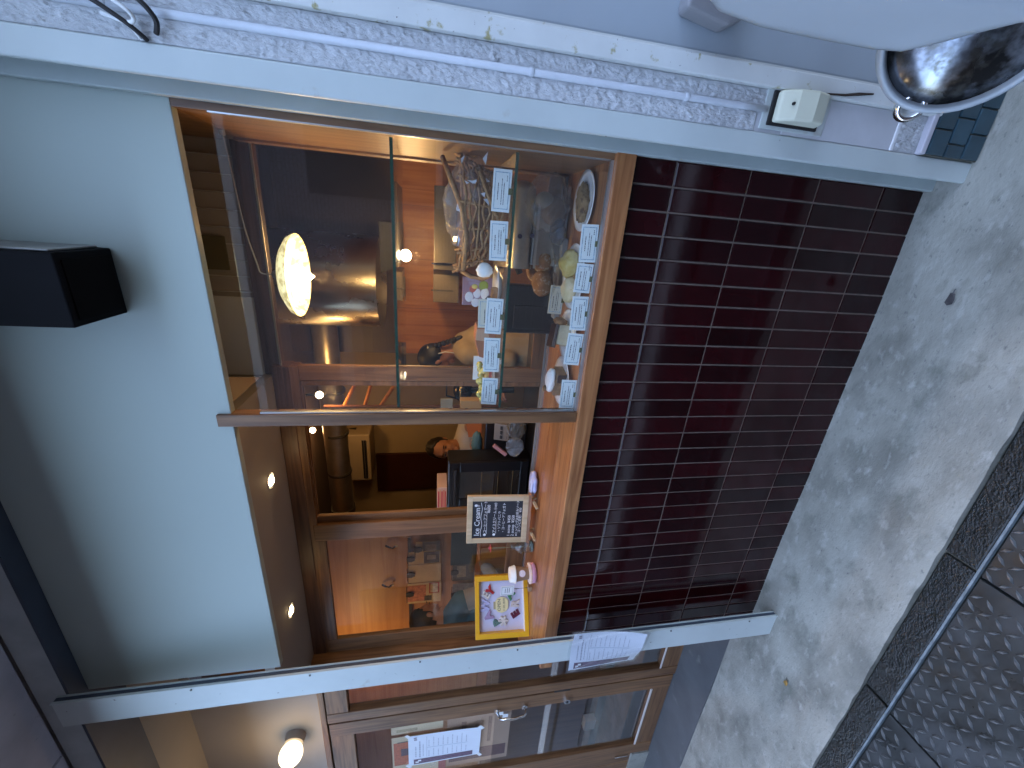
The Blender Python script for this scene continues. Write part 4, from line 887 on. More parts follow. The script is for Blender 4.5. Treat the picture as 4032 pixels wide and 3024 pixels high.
# yellow box frame with clay letters around an OPEN card
yf = thing('yellow_frame', 'yellow box frame with clay letters around an OPEN hours card', 'picture frame', (-1.87,.22,1.041))
YA, YB = Vector((-1.985,.165,1.041)), Vector((-1.745,.318,1.041))
ux = (YB-YA).normalized(); un = Vector((ux.y,-ux.x,0)); uz = Vector((0,0,1))*math.cos(.10)-un*(-math.sin(.10))*-1
uz = (Vector((0,0,1))*math.cos(.10)-un*math.sin(.10)).normalized(); un = ux.cross(uz).normalized()*1.0
if un.y > 0: un = -un
WY = (YB-YA).length; HY = .262
def YP(u, v, o=0): return YA+ux*(WY*u)+uz*(HY*v)+un*o
def ybox(name,u0,u1,v0,v1,o0,o1,mat,par,bev=0):
    return MB().add([YP(u0,v0,o1),YP(u1,v0,o1),YP(u1,v1,o1),YP(u0,v1,o1),YP(u0,v0,o0),YP(u1,v0,o0),YP(u1,v1,o0),YP(u0,v1,o0)],[(0,1,2,3),(7,6,5,4),(0,4,5,1),(1,5,6,2),(2,6,7,3),(3,7,4,0)]).build(name,mat,par,bevel=bev)
m_yel = P('yellow_lacquer',(.72,.40,.015),.4,coat=.2)
ybox('frame_side',0,.085,0,1,-.030,.004,m_yel,yf,.0015); ybox('frame_side',.915,1,0,1,-.030,.004,m_yel,yf,.0015); ybox('frame_rail',.085,.915,0,.08,-.030,.0035,m_yel,yf,.0015); ybox('frame_rail',.085,.915,.92,1,-.030,.0035,m_yel,yf,.0015)
ybox('backing',.085,.915,.08,.92,-.029,-.024,P('lilac_paper',(.60,.60,.76),.7,var=(5,.05)),yf); ybox('inner_ledge',.085,.915,.08,.095,-.0238,.001,m_white,yf)
def yletter(s, u, v, size, col, rot, emb=.004):
    c_, s_ = math.cos(R(rot)), math.sin(R(rot)); o = text('clay_letter', s, size, YP(u,v,-.0185), ux*c_+uz*s_, uz*c_-ux*s_, P('clay_'+s+str(int(u*100)),col,.45,var=(40,.15),coat=.2), yf, 'CENTER', .003)
    o.data.bevel_depth = .0022; o.data.offset = .0012; return o
yletter('Y',.735,.70,.052,(.40,.015,.02),-40); yletter('A',.655,.335,.052,(.06,.24,.11),-35); yletter('R',.505,.235,.052,(.58,.54,.52),-5); yletter('E',.345,.235,.052,(.10,.008,.035),30)
yletter('*',.245,.40,.095,(.58,.56,.53),0); yletter('P',.235,.585,.052,(.10,.19,.17),25); yletter('A',.335,.745,.052,(.36,.26,.42),30); yletter('W',.505,.80,.052,(.46,.47,.72),-8); yletter('E',.67,.785,.052,(.58,.56,.52),-35)
oct_ = [(.375,.50),(.40,.58),(.45,.625),(.56,.625),(.615,.58),(.635,.50),(.615,.42),(.57,.375),(.45,.375),(.40,.42)]
MB().prism([YP(u,v,-.016) for u,v in oct_], un*.0012).build('open_card', P('pale_yellow_card',(.72,.66,.36),.6), yf)
ybox('tape',.44,.56,.615,.655,-.0160,-.0142,P('khaki_tape',(.42,.36,.20),.5),yf)
text('lettering','OPEN',.0215,YP(.505,.545,-.0144),ux,uz,m_ink,yf,'CENTER',.0002); text('lettering','11:00-18:30',.0125,YP(.505,.455,-.0144),ux,uz,m_ink,yf,'CENTER',.0002)
# ================================================================= INSIDE THE SHOP
# inner worktop behind the window
wt = thing('inner_worktop', 'dark worktop just inside the sliding window', 'worktop', (-1,.9,0)); box('top', m_black, -2.2,-.02,.480,.98,.955,.985, wt, bevel=.003); box('front', m_darkply, -2.2,-.02,.50,.96,.0,.955, wt)
# black oven with a window
ov = thing('black_oven', 'black countertop oven with a dark glass door behind the chalkboard', 'oven', (-1.44,.75,.99))
OX0, OX1, OY0, OY1, OZ0, OZ1 = at(960,1104,.66).x, at(960,1002,.66).x, .660,.80,.987,1.430
box('shell', m_black, OX0,OX1,OY0+.02,OY1,OZ0,OZ1, ov, bevel=.006)
dr_ = MB()
for (a,b_,c1,d1) in ((OX0,OX1,OZ1-.062,OZ1-.004),(OX0,OX1,OZ0+.01,OZ0+.055),(OX0,OX0+.070,OZ0+.055,OZ1-.062),(OX1-.058,OX1,OZ0+.055,OZ1-.062)): box('door_frame', m_black, a,b_,OY0,OY0+.019,c1,d1, ov, bevel=.003)
box('door_glass', P('smoked_glass',(.030,.024,.020),.05,coat=1.0,var=(4,.5)), OX0+.07,OX1-.058,OY0+.008,OY0+.014,OZ0+.055,OZ1-.062, ov)
for i,z_ in enumerate((1.08,1.16,1.25)): MB().tube([(OX0+.075,OY0+.006,z_),(OX1-.062,OY0+.006,z_)],.0016,6).build('rack_bar', P('brass_bar%d'%i,(.35,.27,.15),.3,metal=.9), ov)
box('door_handle', m_blackm, OX0+.03,OX1-.03,OY0-.02,OY0-.008,OZ1-.045,OZ1-.030, ov, bevel=.003)
bx = thing('striped_box', 'shallow pink and red striped box lying on the black oven', 'box', (-1.5,.8,1.433))
box('tray', P('pale_pink_card',(.62,.40,.30),.6), OX0+.02,OX1-.15,.665,.80,1.4325,1.485, bx, bevel=.002); 
for i in range(5): box('stripe', P('stripe%d'%i,((.60,.10,.07),(.66,.22,.14),(.62,.06,.06),(.70,.34,.18),(.55,.05,.05))[i],.5), OX0+.024,OX1-.175+.008*(i%2),.6635,.6648,1.438+.009*i,1.445+.009*i, bx)
# espresso machine and clutter to the right of the oven
es = thing('card_terminal', 'dark till with keypad in front of the worker', 'till', (-1.25,.85,.99))
a, b_ = at(1045,985,.80), at(1150,905,.80); box('body', m_black, a.x-.12,b_.x,.80,.97,.987,a.z, es, bevel=.008)
kc = at(1085,932,.78); MB().obox(kc,(.050,0,0),(0,.012,.040),(0,-.012,.006)).build('keypad', P('grey_keypad',(.20,.17,.14),.5), es, bevel=.002)
for i in range(3):
    for j in range(2): MB().obox(kc+Vector((-.028+.028*i,-.014,-.018+.026*j)),(.009,0,0),(0,.003,.006),(0,-.004,.001)).build('key', m_blackm, es)
cl = thing('teal_cloth', 'folded teal cloth bag on the till', 'cloth', at(1035,955,.85)); MB().ell(at(1030,958,.84),(.075,.030,.030),24,14,None,crumple(41,.10)).build('fold', P('teal_fabric',(.06,.13,.14),.8,bump=(20,.4,.004)), cl, smooth='all')
p_ = at(1080,972,.66); pb = thing('pink_packet', 'pink edged clear packet leaning before the till', 'packet', p_); MB().obox(p_,(.030,0,.035),(0,.008,0),(-.008,0,.006)).build('strip', P('pink_plastic',(.55,.24,.22),.4), pb, bevel=.003); MB().ell(at(1112,965,.66),(.055,.025,.045),22,14,None,crumple(44,.12)).build('film', m_cling, pb)
p_ = at(1075,912,.90); p_.z = .987; ch = thing('chrome_jug', 'shiny steel jug on the worktop beside the till', 'jug', p_); MB().lathe([(0,0),(.04,0),(.045,.02),(.038,.07),(.034,.11),(.037,.125),(.034,.125),(.03,.11),(0,.02)], p_, 24).build('body', m_chrome, ch, smooth='all'); MB().tube([p_+Vector((.036,0,.10)),p_+Vector((.06,0,.09)),p_+Vector((.06,0,.04)),p_+Vector((.04,0,.03))],.006,8).build('handle', m_chrome, ch, smooth='all')
p_ = at(1115,925,.62); ch = thing('plastic_bags', 'clear plastic bags heaped on the worktop near the mullion', 'bags', p_); MB().ell(p_,(.060,.04,.045),26,16,None,crumple(47,.13)).build('film', GLASS('amber_film',(.80,.72,.55),.95,.05,.10), ch); MB().ell(p_+Vector((.05,.05,.04)),(.04,.035,.04),20,12,None,crumple(48,.13)).build('film', GLASS('amber_film2',(.85,.78,.6),.95,.05,.12), ch)
p_ = at(1028,922,1.27); ob_ = thing('orange_box', 'bright orange box held by the worker near the mullion', 'box', p_); MB().obox(p_,(.055,.0,.010),(0,.03,0),(-.010,0,.060)).build('carton', P('orange_card',(.60,.16,.04),.6), ob_, bevel=.003)
# kitchen side: plywood wall, shelf boxes, hood and its lamp
kp = struct(box('plywood_wall', m_ply, -1.10,.30,1.90,1.94,.0,1.78)); 
for x in (-.75,-.40,-.05): box('joint', m_darkply, x-.0015,x+.0015,1.8988,1.8999,.0,1.78, kp); struct(box('dark_upper_wall', P('dark_brown_wall',(.060,.034,.022),.5,var=(3,.2)), -1.10,.30,1.90,1.94,1.781,2.52)) if x < -.7 else None  # wall above the plywood in a much darker brown
for i,(x0,y0,x1,y1,mm) in enumerate(((985,590,1035,662,None),)): pass
def wallbox(name, label, cat, xa, ya, xb, yb, Y, dep, mat, bev=.003):     # box on a wall whose front covers two photo corners
    a, b_ = at(xa,ya,Y), at(xb,yb,Y); t = thing(name, label, cat, ((a.x+b_.x)/2,Y,min(a.z,b_.z)))
    box('body', mat, min(a.x,b_.x),max(a.x,b_.x),Y,Y+dep,min(a.z,b_.z),max(a.z,b_.z), t, bevel=bev); return t
m_dkgrey = P('dark_grey_case',(.055,.050,.042),.5,var=(5,.15)); m_brnbox = P('grey_brown_card',(.13,.105,.075),.6,var=(5,.1))
t = wallbox('dark_cabinet','dark grey equipment case behind the wrapped basket','case',938,400,985,585,1.3,.4,m_dkgrey)
for i in range(3): a = at(955+11*i,570,1.298); box('tube', m_chrome, a.x-.004,a.x+.004,1.285,1.2985,a.z-.05,a.z+.06, t)
t = wallbox('brown_carton','grey-brown carton standing against the plywood wall','carton',936,592,990,655,1.5,.3,m_brnbox); a = at(962,628,1.499); box('seam', m_dkgrey, a.x-.004,a.x+.004,1.496,1.4999,a.z-.05,a.z+.09, t)
wallbox('wall_switch_panel','narrow grey switch panel on the plywood wall','panel',858,598,876,650,1.86,.03,P('grey_panel',(.20,.17,.13),.5))
hd = thing('range_hood', 'polished steel range hood glowing gold above the kitchen', 'range hood', (-.45,1.3,1.8))
a = at(640,500,1.12); b_ = at(818,725,1.12); xm = (a.x+b_.x)/2; rr_ = abs(a.x-b_.x)/2
MB().lathe([(rr_,b_.z),(rr_,2.515)], (xm,1.12+rr_*.9,0), 48).build('canopy', m_steelw, hd, smooth='all')
c1, d1 = at(818,478,1.10), at(860,592,1.10); MB().prism([(d1.x,1.10,c1.z),(c1.x,1.10,c1.z),(c1.x,1.10,d1.z),(d1.x+.04,1.10,d1.z)],(0,.5,0)).build('lower_lip', m_dkgrey, hd)
lb = at(876,552,1.25); MB().ell(lb,(.032,.032,.032),16,12).build('lamp', EMIT('hood_lamp',(1,.80,.50),5), hd, smooth='all'); point('hood_light', lb+Vector((0,-.05,-.05)), 0.6, WARM, .03, hd)
# ceiling duct, air conditioner, brown door
dc = thing('spiral_duct', 'round galvanised duct running below the ceiling', 'duct', (-1.9,1.6,2.2)); a = at(735,800,1.75); b_ = at(742,1098,1.75); a = Vector((-.6,1.75,b_.z+.02))
MB().cyl(a, b_, .085, n=28).build('pipe', P('galvanised_duct',(.36,.31,.23),.35,metal=.8,var=(20,.1)), dc, smooth=True); MB().cyl(b_+Vector((.02,0,0)), b_-Vector((.03,0,0)), .093, n=28).build('end_collar', m_dkgrey, dc, smooth=True)
for i in range(3): x = b_.x+.35*(i+1); MB().cyl((x,1.75,b_.z),(x+.02,1.75,b_.z),.089,n=28).build('seam_ring', m_dkgrey, dc, smooth=True)
ac = thing('air_conditioner', 'wall air conditioner with dark slot beside the duct', 'air conditioner', (-2.2,2.4,2.2)); a, b_ = at(765,960,2.45), at(800,1028,2.45)
box('case', P('tan_plastic',(.40,.31,.20),.5), b_.x-.03,a.x+.12,2.42,2.69,b_.z-.02,a.z+.10, ac, bevel=.012, seg=3); box('slot', m_blackm, b_.x,a.x+.06,2.412,2.42,b_.z+.015,b_.z+.055, ac); box('vane', m_alu, b_.x,a.x+.06,2.408,2.412,b_.z+.033,b_.z+.037, ac)
t = wallbox('brown_door','dark red-brown door in the back wall behind the worker','door',812,982,1240,1042,2.66,.03,P('red_brown_door',(.055,.016,.010),.4,var=(3,.2)))
# left room: orange wall with a rail of clipped cards
lw = struct(box('orange_wall', m_plyx, -5.9,-2.21,1.30,1.34,.0,2.52))
hr = thing('card_rail', 'dark hanging rail for the clipped cards on the orange wall', 'rail', (-2.8,1.28,1.7)); zr = at(882,1240,1.285).z
box('bar', m_blackm, -3.35,-2.35,1.280,1.290,zr-.022,zr+.0, hr)
m_paper1 = P('cream_paper',(.62,.50,.29),.7,var=(12,.12))
def clipcard(i, ya, yb, zt, zb, Y, lab, prints, base=m_paper1):
    a, b_ = at(zt,ya,Y), at(zb,yb,Y); x0, x1 = min(a.x,b_.x), max(a.x,b_.x); z0, z1 = b_.z, a.z
    t = thing('clipped_card', lab, 'card', ((x0+x1)/2,Y,z1), group='cards clipped along the rail'); box('sheet', base, x0,x1,Y,Y+.002,z0,z1, t)
    for k,(u0,u1,v0,v1,c) in enumerate(prints): box('print', P('cardp%d_%d'%(i,k),c,.6,var=(30,.4)), x0+(x1-x0)*u0,x0+(x1-x0)*u1,Y-.0008-.0004*k,Y-.0004*k,z0+(z1-z0)*v0,z0+(z1-z0)*v1, t)
    xm = (x0+x1)/2; MB().prism([(xm-.020,Y-.012,z1+.012),(xm+.020,Y-.012,z1+.012),(xm+.026,Y-.012,z1-.020),(xm+.014,Y-.012,z1-.048),(xm-.014,Y-.012,z1-.048),(xm-.026,Y-.012,z1-.020)],(0,.010,0)).build('bulldog_clip', m_blackm, t, bevel=.002)
    MB().tube([(x0+.02,Y-.006,z1+.006),(x1-.02,Y-.006,z1+.006)],.003,6).build('clip_bar', m_chrome, t); return t
clipcard(0,1172,1197,898,950,1.275,'dark photo card clipped highest beside the sash stile',[(0,1,0,.72,(.06,.06,.06)),(.3,.8,.15,.6,(.22,.20,.17))])
clipcard(1,1180+14,1215,882,951,1.272,'card with dark square photo clipped second from the sash stile',[(.04,.96,.03,.52,(.05,.035,.03)),(.32,.68,.14,.42,(.28,.24,.19))])
clipcard(2,1222,1254,882,952,1.275,'plain cream card clipped in the middle of the rail',[])
clipcard(3,1262,1298,880,952,1.275,'card with pink panels and small photo clipped on the rail',[(.10,.9,.45,1,(.55,.22,.14)),(.45,.98,.05,.36,(.40,.08,.07)),(.50,.93,.09,.32,(.55,.48,.36)),(.1,.35,.28,.5,(.10,.09,.07))])
clipcard(4,1216,1250,978,1040,1.275,'dark speckled card on the lower row between two others',[(0,1,0,1,(.09,.08,.06)),(.2,.8,.55,.85,(.30,.24,.15))])
clipcard(5,1262,1298,978,1060,1.275,'grey card on the lower row near the customer',[(0,1,0,1,(.16,.145,.12)),(.2,.6,.6,.9,(.36,.30,.22))])
clipcard(6,1430,1444,905,952,1.275,'framed dark photo seen through the side window',[(0,.9,.05,.75,(.06,.03,.03)),(.2,.7,.2,.6,(.22,.10,.06))])
for i,(x,y) in enumerate(((840,1262),(848,1178))):
    a = at(x,y,1.29); t = thing('wall_hook', ('small dark wall hook above the clipped cards, nearer the post','small dark wall hook above the clipped cards, nearer the stile')[i], 'hook', a, group='hooks on the orange wall')
    MB().tube([a+Vector((.0,0,.05)),a+Vector((0,-.02,.02)),a+Vector((0,-.03,-.005)),a+Vector((0,-.012,-.02))],.007,8).build('hook', m_blackm, t, smooth='all'); MB().ell(a+Vector((0,-.01,-.028)),(.012,.008,.012),12,8).build('knob', P('cream_knob%d'%i,(.6,.5,.33),.5), t, smooth='all')
tb = thing('teal_curtain', 'dark teal board hanging at the right of the clipped cards', 'board', (-2.2,1.2,1.3)); a, b_ = at(975,1152,1.2), at(1120,1210,1.2); box('cloth', P('teal_board',(.015,.045,.05),.7,var=(6,.2)), b_.x,a.x+.1,1.2,1.215,b_.z,a.z, tb)
tb = thing('low_cabinet', 'orange wooden cabinet below the clipped cards', 'cabinet', (-2.6,1.1,0)); box('body', m_ply, -2.9,-2.2,.98,1.26,.0,1.18, tb, bevel=.004); box('door', m_ply, -2.88,-2.56,.972,.98,.08,1.14, tb, bevel=.002)
# inside behind the door: brown counter front with a white box
ic = thing('brown_counter', 'dark brown panelled counter inside the entrance door', 'counter', (-3.6,.85,0)); box('front', m_darkply, -4.6,-2.75,.86,.90,.10,1.06, ic); box('top', m_darkply, -4.62,-2.72,.83,1.28,1.06,1.10, ic, bevel=.004); box('toe', m_floor, -4.6,-2.75,.90,.95,.0,.10, ic)
a = atz(1268,1570,.70); wb = thing('white_socket_box', 'small white box fixed low on the brown counter inside the door', 'box', (-3.35,.85,.5)); a = at(1270,1555,.84); box('case', m_white, a.x-.075,a.x+.055,.80,.8595,a.z-.055,a.z+.045, wb, bevel=.006)
# shelving with lit edge between mullion and inner stile
sr = thing('wooden_rack', 'small wooden ladder rack with brass edges inside near the mullion', 'rack', (-1.15,1.3,1.6))
for (xa,ya,xb,yb) in ((742,880,768,828),(787,880,802,830),(820,880,850,835)): p, q_ = at(xa,ya,1.3), at(xb,yb,1.5); MB().tube([p,q_],.012,6).build('rung', m_ply, sr)
for (y_) in (826,878): p, q_ = at(700,y_,1.3), at(1080,y_,1.3); MB().tube([p,q_],.010,6).build('upright', m_darkply, sr)
kt = thing('brass_kettle', 'round dark kettle with brass rim on the rack', 'kettle', (-1.1,1.2,1.3)); a = at(1000,842,1.15); MB().ell(a,(.075,.07,.06),24,16).build('body', P('dark_bronze',(.06,.04,.02),.2,metal=.9), kt, smooth='all')
MB().lathe([(.070,-.004),(.077,0),(.070,.004)], a+Vector((0,0,.02)), 32).build('rim', P('brass',(.6,.42,.16),.25,metal=1.0), kt, smooth='all'); MB().tube([a+Vector((-.06,0,.03)),a+Vector((-.04,0,.10)),a+Vector((.04,0,.10)),a+Vector((.06,0,.03))],.006,8).build('handle', m_blackm, kt, smooth='all'); MB().tube([a+Vector((0,0,-.05)),a+Vector((0,0,-.32))],.02,10).build('stand', m_blackm, kt)
t = wallbox('white_notice_card','pale notice card standing beyond the brass kettle','card',952,862,978,884,1.1,.01,P('pale_card',(.42,.42,.36),.6))
t = wallbox('paper_bag','small kraft paper bag standing on the rack by the mullion','bag',995,866,1040,884,1.0,.06,P('kraft_bag',(.46,.30,.14),.7,bump=(25,.5,.004)))
# ceiling lamps seen as points of light
for i,(x,y,Y,lab) in enumerate(((690,853,1.3,'tiny lit ceiling lamp glimpsed left of the inner stile'),(640,930,1.9,'tiny lit ceiling lamp glimpsed past the timber mullion'))):
    a = at(x,y,Y); a.z = min(a.z,2.45); t = thing('ceiling_lamp', lab, 'ceiling lamp', a, group='small ceiling lamps inside'); MB().ell(a,(.022,.022,.022),14,10).build('bulb', m_bulb, t, smooth='all'); MB().cyl(a+Vector((0,0,.02)),(a.x,a.y,2.52),.008,n=8).build('stem', m_blackm, t)
    point('ceiling_lamp_light', a+Vector((0,0,-.06)), .35, WARM, .04, t)
t = thing('back_wall_lamp', 'lamp washing the plaster back wall behind the worker', 'lamp', (-1.75,2.45,2.2)); a = at(770,932,2.55); MB().cyl(a,a+Vector((0,0,.10)),.04,.03,16).build('shade', m_blackm, t, smooth=True); MB().ell(a,(.02,.02,.02),12,8).build('bulb', m_bulb, t); MB().cyl(a+Vector((0,0,.1)),(a.x,a.y,2.52),.006,n=8).build('stem', m_blackm, t)
spot('back_wall_beam', a+Vector((0,0,-.03)), (-.02,.30,-1), 3.6, (1,.60,.22), 75, t, .8)
t = thing('room_pendant', 'lamp lighting the orange wall of clipped cards', 'lamp', (-3.45,.80,2.2)); a = Vector((-3.45,.80,2.18)); MB().lathe([(.02,.06),(.08,.0),(.082,-.004),(.076,-.002),(.018,.052)], a, 24).build('shade', m_blackm, t, smooth='all'); MB().ell(a+Vector((0,0,.0)),(.025,.025,.025),12,8).build('bulb', m_bulb, t); MB().cyl(a+Vector((0,0,.06)),(a.x,a.y,2.52),.004,n=8).build('cord', m_blackm, t)
point('room_pendant_light', a+Vector((0,0,-.05)), .85, (1,.54,.20), .04, t)

# ================================================================= PEOPLE
def skinmesh(name, joints, edges, mat, parent, extra=None, voxel=.008, sub=2, smooth_it=6):
    # one closed surface: tapered capsules along the bones, fused
    b = MB()
    for k,(p,r_) in joints.items(): b.ell(p,(r_,r_,r_),14,10)
    for a_,c_ in edges:
        p0, r0 = Vector(joints[a_][0]), joints[a_][1]; p1, r1 = Vector(joints[c_][0]), joints[c_][1]
        if (p1-p0).length > 1e-4: b.cyl(p0, p1, r0, r1, 14)
    for e in (extra or []): b.add(e.v, e.f)
    o = b.build(name, mat, parent, smooth='all')
    rm = o.modifiers.new('fuse','REMESH'); rm.mode = 'VOXEL'; rm.voxel_size = voxel; rm.use_smooth_shade = True
    sm = o.modifiers.new('smooth','SMOOTH'); sm.iterations = smooth_it; sm.factor = .5
    return o
def broad(J, E, side, w, keys=('hip','belly','chest')):     # a torso is wider than deep
    side = Vector(side)
    for s_ in (-1,1):
        pr = None
        for k in keys:
            n_ = k+('R' if s_ > 0 else 'L')+'s'; J[n_] = (Vector(J[k][0])+side*w*s_, J[k][1]*.92); E.append((k,n_))
            if pr: E.append((pr,n_))
            pr = n_
m_skin = P('skin',(.48,.22,.12),.5,var=(20,.08)); m_hair = P('dark_hair',(.014,.009,.007),.45,bump=(60,.6,.004),stretch=(1,1,.2)); m_shirt = P('white_tshirt',(.62,.55,.46),.8,bump=(14,.35,.006)); m_linen = P('beige_linen',(.40,.29,.16),.85,var=(10,.12),bump=(16,.5,.008)); m_tealc = P('teal_jacket',(.03,.10,.12),.8,bump=(14,.4,.006))
m_lips = P('lips',(.28,.07,.05),.5)
def head(parent, c, face, tilt, r=.098, skin=m_skin, hairc=m_hair, bun=False):
    # returns skull pieces for the body mesh plus hair, eyes and mouth; face = facing direction, tilt = up direction
    f = Vector(face).normalized(); u = Vector(tilt); u = (u-f*u.dot(f)).normalized(); s = f.cross(u); q = Matrix((s,f,u)).transposed().to_quaternion(); c = Vector(c)
    def W(x,y,z): return c+q@Vector((x,y,z))
    sk = MB().ell(c,(.074,.094,.108),24,18,q,lambda p:1-.20*max(0,-p.z)*max(0,1-abs(p.y)*.3)-.05*max(0,p.y)**3)
    nose = MB().ell(W(0,.097,-.012),(.0125,.016,.022),12,8,q); chin = MB().ell(W(0,.060,-.088),(.034,.034,.024),14,10,q)
    e1 = MB().ell(W(.076,.0,-.008),(.010,.020,.030),10,8,q); e2 = MB().ell(W(-.076,.0,-.008),(.010,.020,.030),10,8,q); brow = MB().ell(W(0,.082,.026),(.050,.014,.014),14,8,q); cheek = MB().ell(W(0,.062,-.035),(.058,.036,.034),14,8,q)
    for sx in (-1,1):
        MB().ell(W(.030*sx,.0925,.006),(.0125,.005,.0045),10,6,q).build('eye', m_ink, parent, smooth='all'); MB().ell(W(.031*sx,.0965,.026),(.017,.004,.0035),10,6,q).build('eyebrow', m_hair, parent, smooth='all')
    MB().ell(W(0,.094,-.052),(.022,.006,.0055),12,6,q).build('mouth', m_lips, parent, smooth='all')
    hb = MB().ell(W(0,-.012,.020),(.084,.100,.104),32,24,q,lambda p:(1 if (p.y < .50+.30*p.z) and p.z > -.55-.25*(p.y < 0) else .72)*(1+.025*math.sin(18*p.x+5*p.z)))
    hb.build('hair', hairc, parent, smooth='all')
    return [sk,nose,chin,e1,e2,brow,cheek], W
def hand(parent_joints, edges, wrist, tip, up, key, curl=.6, mir=1):
    w_ = Vector(wrist); d = (Vector(tip)-w_).normalized(); u = Vector(up); u = (u-d*u.dot(d)).normalized(); s = d.cross(u)*mir
    parent_joints[key+'p'] = (w_+d*.045, .026)
    for i,(o,L) in enumerate(((-.027,.062),(-.009,.072),(.009,.068),(.026,.054))):
        b0 = w_+d*.078+s*o; k1 = b0+d*L*.45-u*L*.10*curl; k2 = k1+(d*.6-u*curl).normalized()*L*.35; k3 = k2+(d*.2-u*curl*1.2).normalized()*L*.28
        for n_,pt,r_ in (('a',b0,.0105),('b',k1,.0095),('c',k2,.009),('d',k3,.008)): parent_joints[key+str(i)+n_] = (pt,r_)
        edges += [(key+'p',key+str(i)+'a'),(key+str(i)+'a',key+str(i)+'b'),(key+str(i)+'b',key+str(i)+'c'),(key+str(i)+'c',key+str(i)+'d')]
    t0 = w_+d*.035+s*-.034; t1 = t0+(d*.7-s*.6-u*.2).normalized()*.035; t2 = t1+(d*.9-s*.1-u*.4).normalized()*.03
    for n_,pt,r_ in (('ta',t0,.012),('tb',t1,.0105),('tc',t2,.009)): parent_joints[key+n_] = (pt,r_)
    edges += [(key+'p',key+'ta'),(key+'ta',key+'tb'),(key+'tb',key+'tc')]
# --- worker in the white T-shirt, leaning behind the oven and handling a box
Pw = thing('person','worker in white lettered T-shirt bending behind the black oven','person',(-1.83,1.68,0))
hc = at(955,968,1.60); fdir = Vector((.28,-1,-.35)); pieces, Wf = head(Pw, hc, fdir, Vector((.10,-.15,1)))
nk = hc+Vector((-.01,.05,-.125)); ch_ = nk+Vector((-.01,.06,-.17)); hp_ = ch_+Vector((-.02,.10,-.42))
shR = nk+Vector((.185,.03,-.075)); shL = nk+Vector((-.185,.03,-.075))      # viewer's right / left
wrR = at(1012,925,1.36); elR = at(1015,948,1.42)+Vector((.02,.06,-.08)); wrL = at(1022,962,1.36); elL = shL+Vector((-.03,-.06,-.26))
J = {'hip':(hp_,.135),'belly':(hp_+(ch_-hp_)*.45,.128),'chest':(ch_,.125),'upper':(nk+Vector((0,.035,-.07)),.10),'neck':(nk,.052),'skull':(hc+Vector((0,.01,-.03)),.058),
     'shR':(shR,.058),'elR':(elR,.042),'wrR':(wrR,.028),'shL':(shL,.058),'elL':(elL,.042),'wrL':(wrL,.028),
     'hR':(hp_+Vector((.09,0,-.06)),.095),'kR':((hp_.x+.10,hp_.y-.03,.50),.062),'aR':((hp_.x+.10,hp_.y+.02,.08),.042),'tR':((hp_.x+.10,hp_.y-.12,.035),.035),
     'hL':(hp_+Vector((-.09,0,-.06)),.095),'kL':((hp_.x-.10,hp_.y-.03,.50),.062),'aL':((hp_.x-.10,hp_.y+.02,.08),.042),'tL':((hp_.x-.10,hp_.y-.12,.035),.035)}
E_ = [('hip','belly'),('belly','chest'),('chest','upper'),('upper','neck'),('neck','skull'),('upper','shR'),('shR','elR'),('elR','wrR'),('upper','shL'),('shL','elL'),('elL','wrL'),('hip','hR'),('hR','kR'),('kR','aR'),('aR','tR'),('hip','hL'),('hL','kL'),('kL','aL'),('aL','tL')]
hand(J, E_, wrR, wrR+Vector((.10,-.06,.02)), (0,0,1), 'r', .7); E_.append(('wrR','rp')); hand(J, E_, wrL, wrL+Vector((.10,-.06,-.02)), (0,0,1), 'l', .7, -1); E_.append(('wrL','lp'))
broad(J,E_,(1,0,0),.055); skinmesh('body', J, E_, m_skin, Pw, pieces, .007)
JS = {'hip':(hp_+Vector((0,0,.0)),.148),'belly':(hp_+(ch_-hp_)*.45,.146),'chest':(ch_,.142),'upper':(nk+Vector((0,.04,-.08)),.118),'shR':(shR,.074),'slR':(shR+(elR-shR)*.55,.068),'shL':(shL,.074),'slL':(shL+(elL-shL)*.55,.068)}
ES = [('hip','belly'),('belly','chest'),('chest','upper'),('upper','shR'),('shR','slR'),('upper','shL'),('shL','slL')]; broad(JS,ES,(1,0,0),.055); ES += [('chestRs','shR'),('chestLs','shL')]
skinmesh('tshirt', JS, ES, m_shirt, Pw, None, .009, 2, 4)
bc = ch_+Vector((.035,-.150,.0)); text('lettering','SCARI',.052,bc,(1,.05,-.05),(0,.12,1),m_ink,Pw,'CENTER',.002)
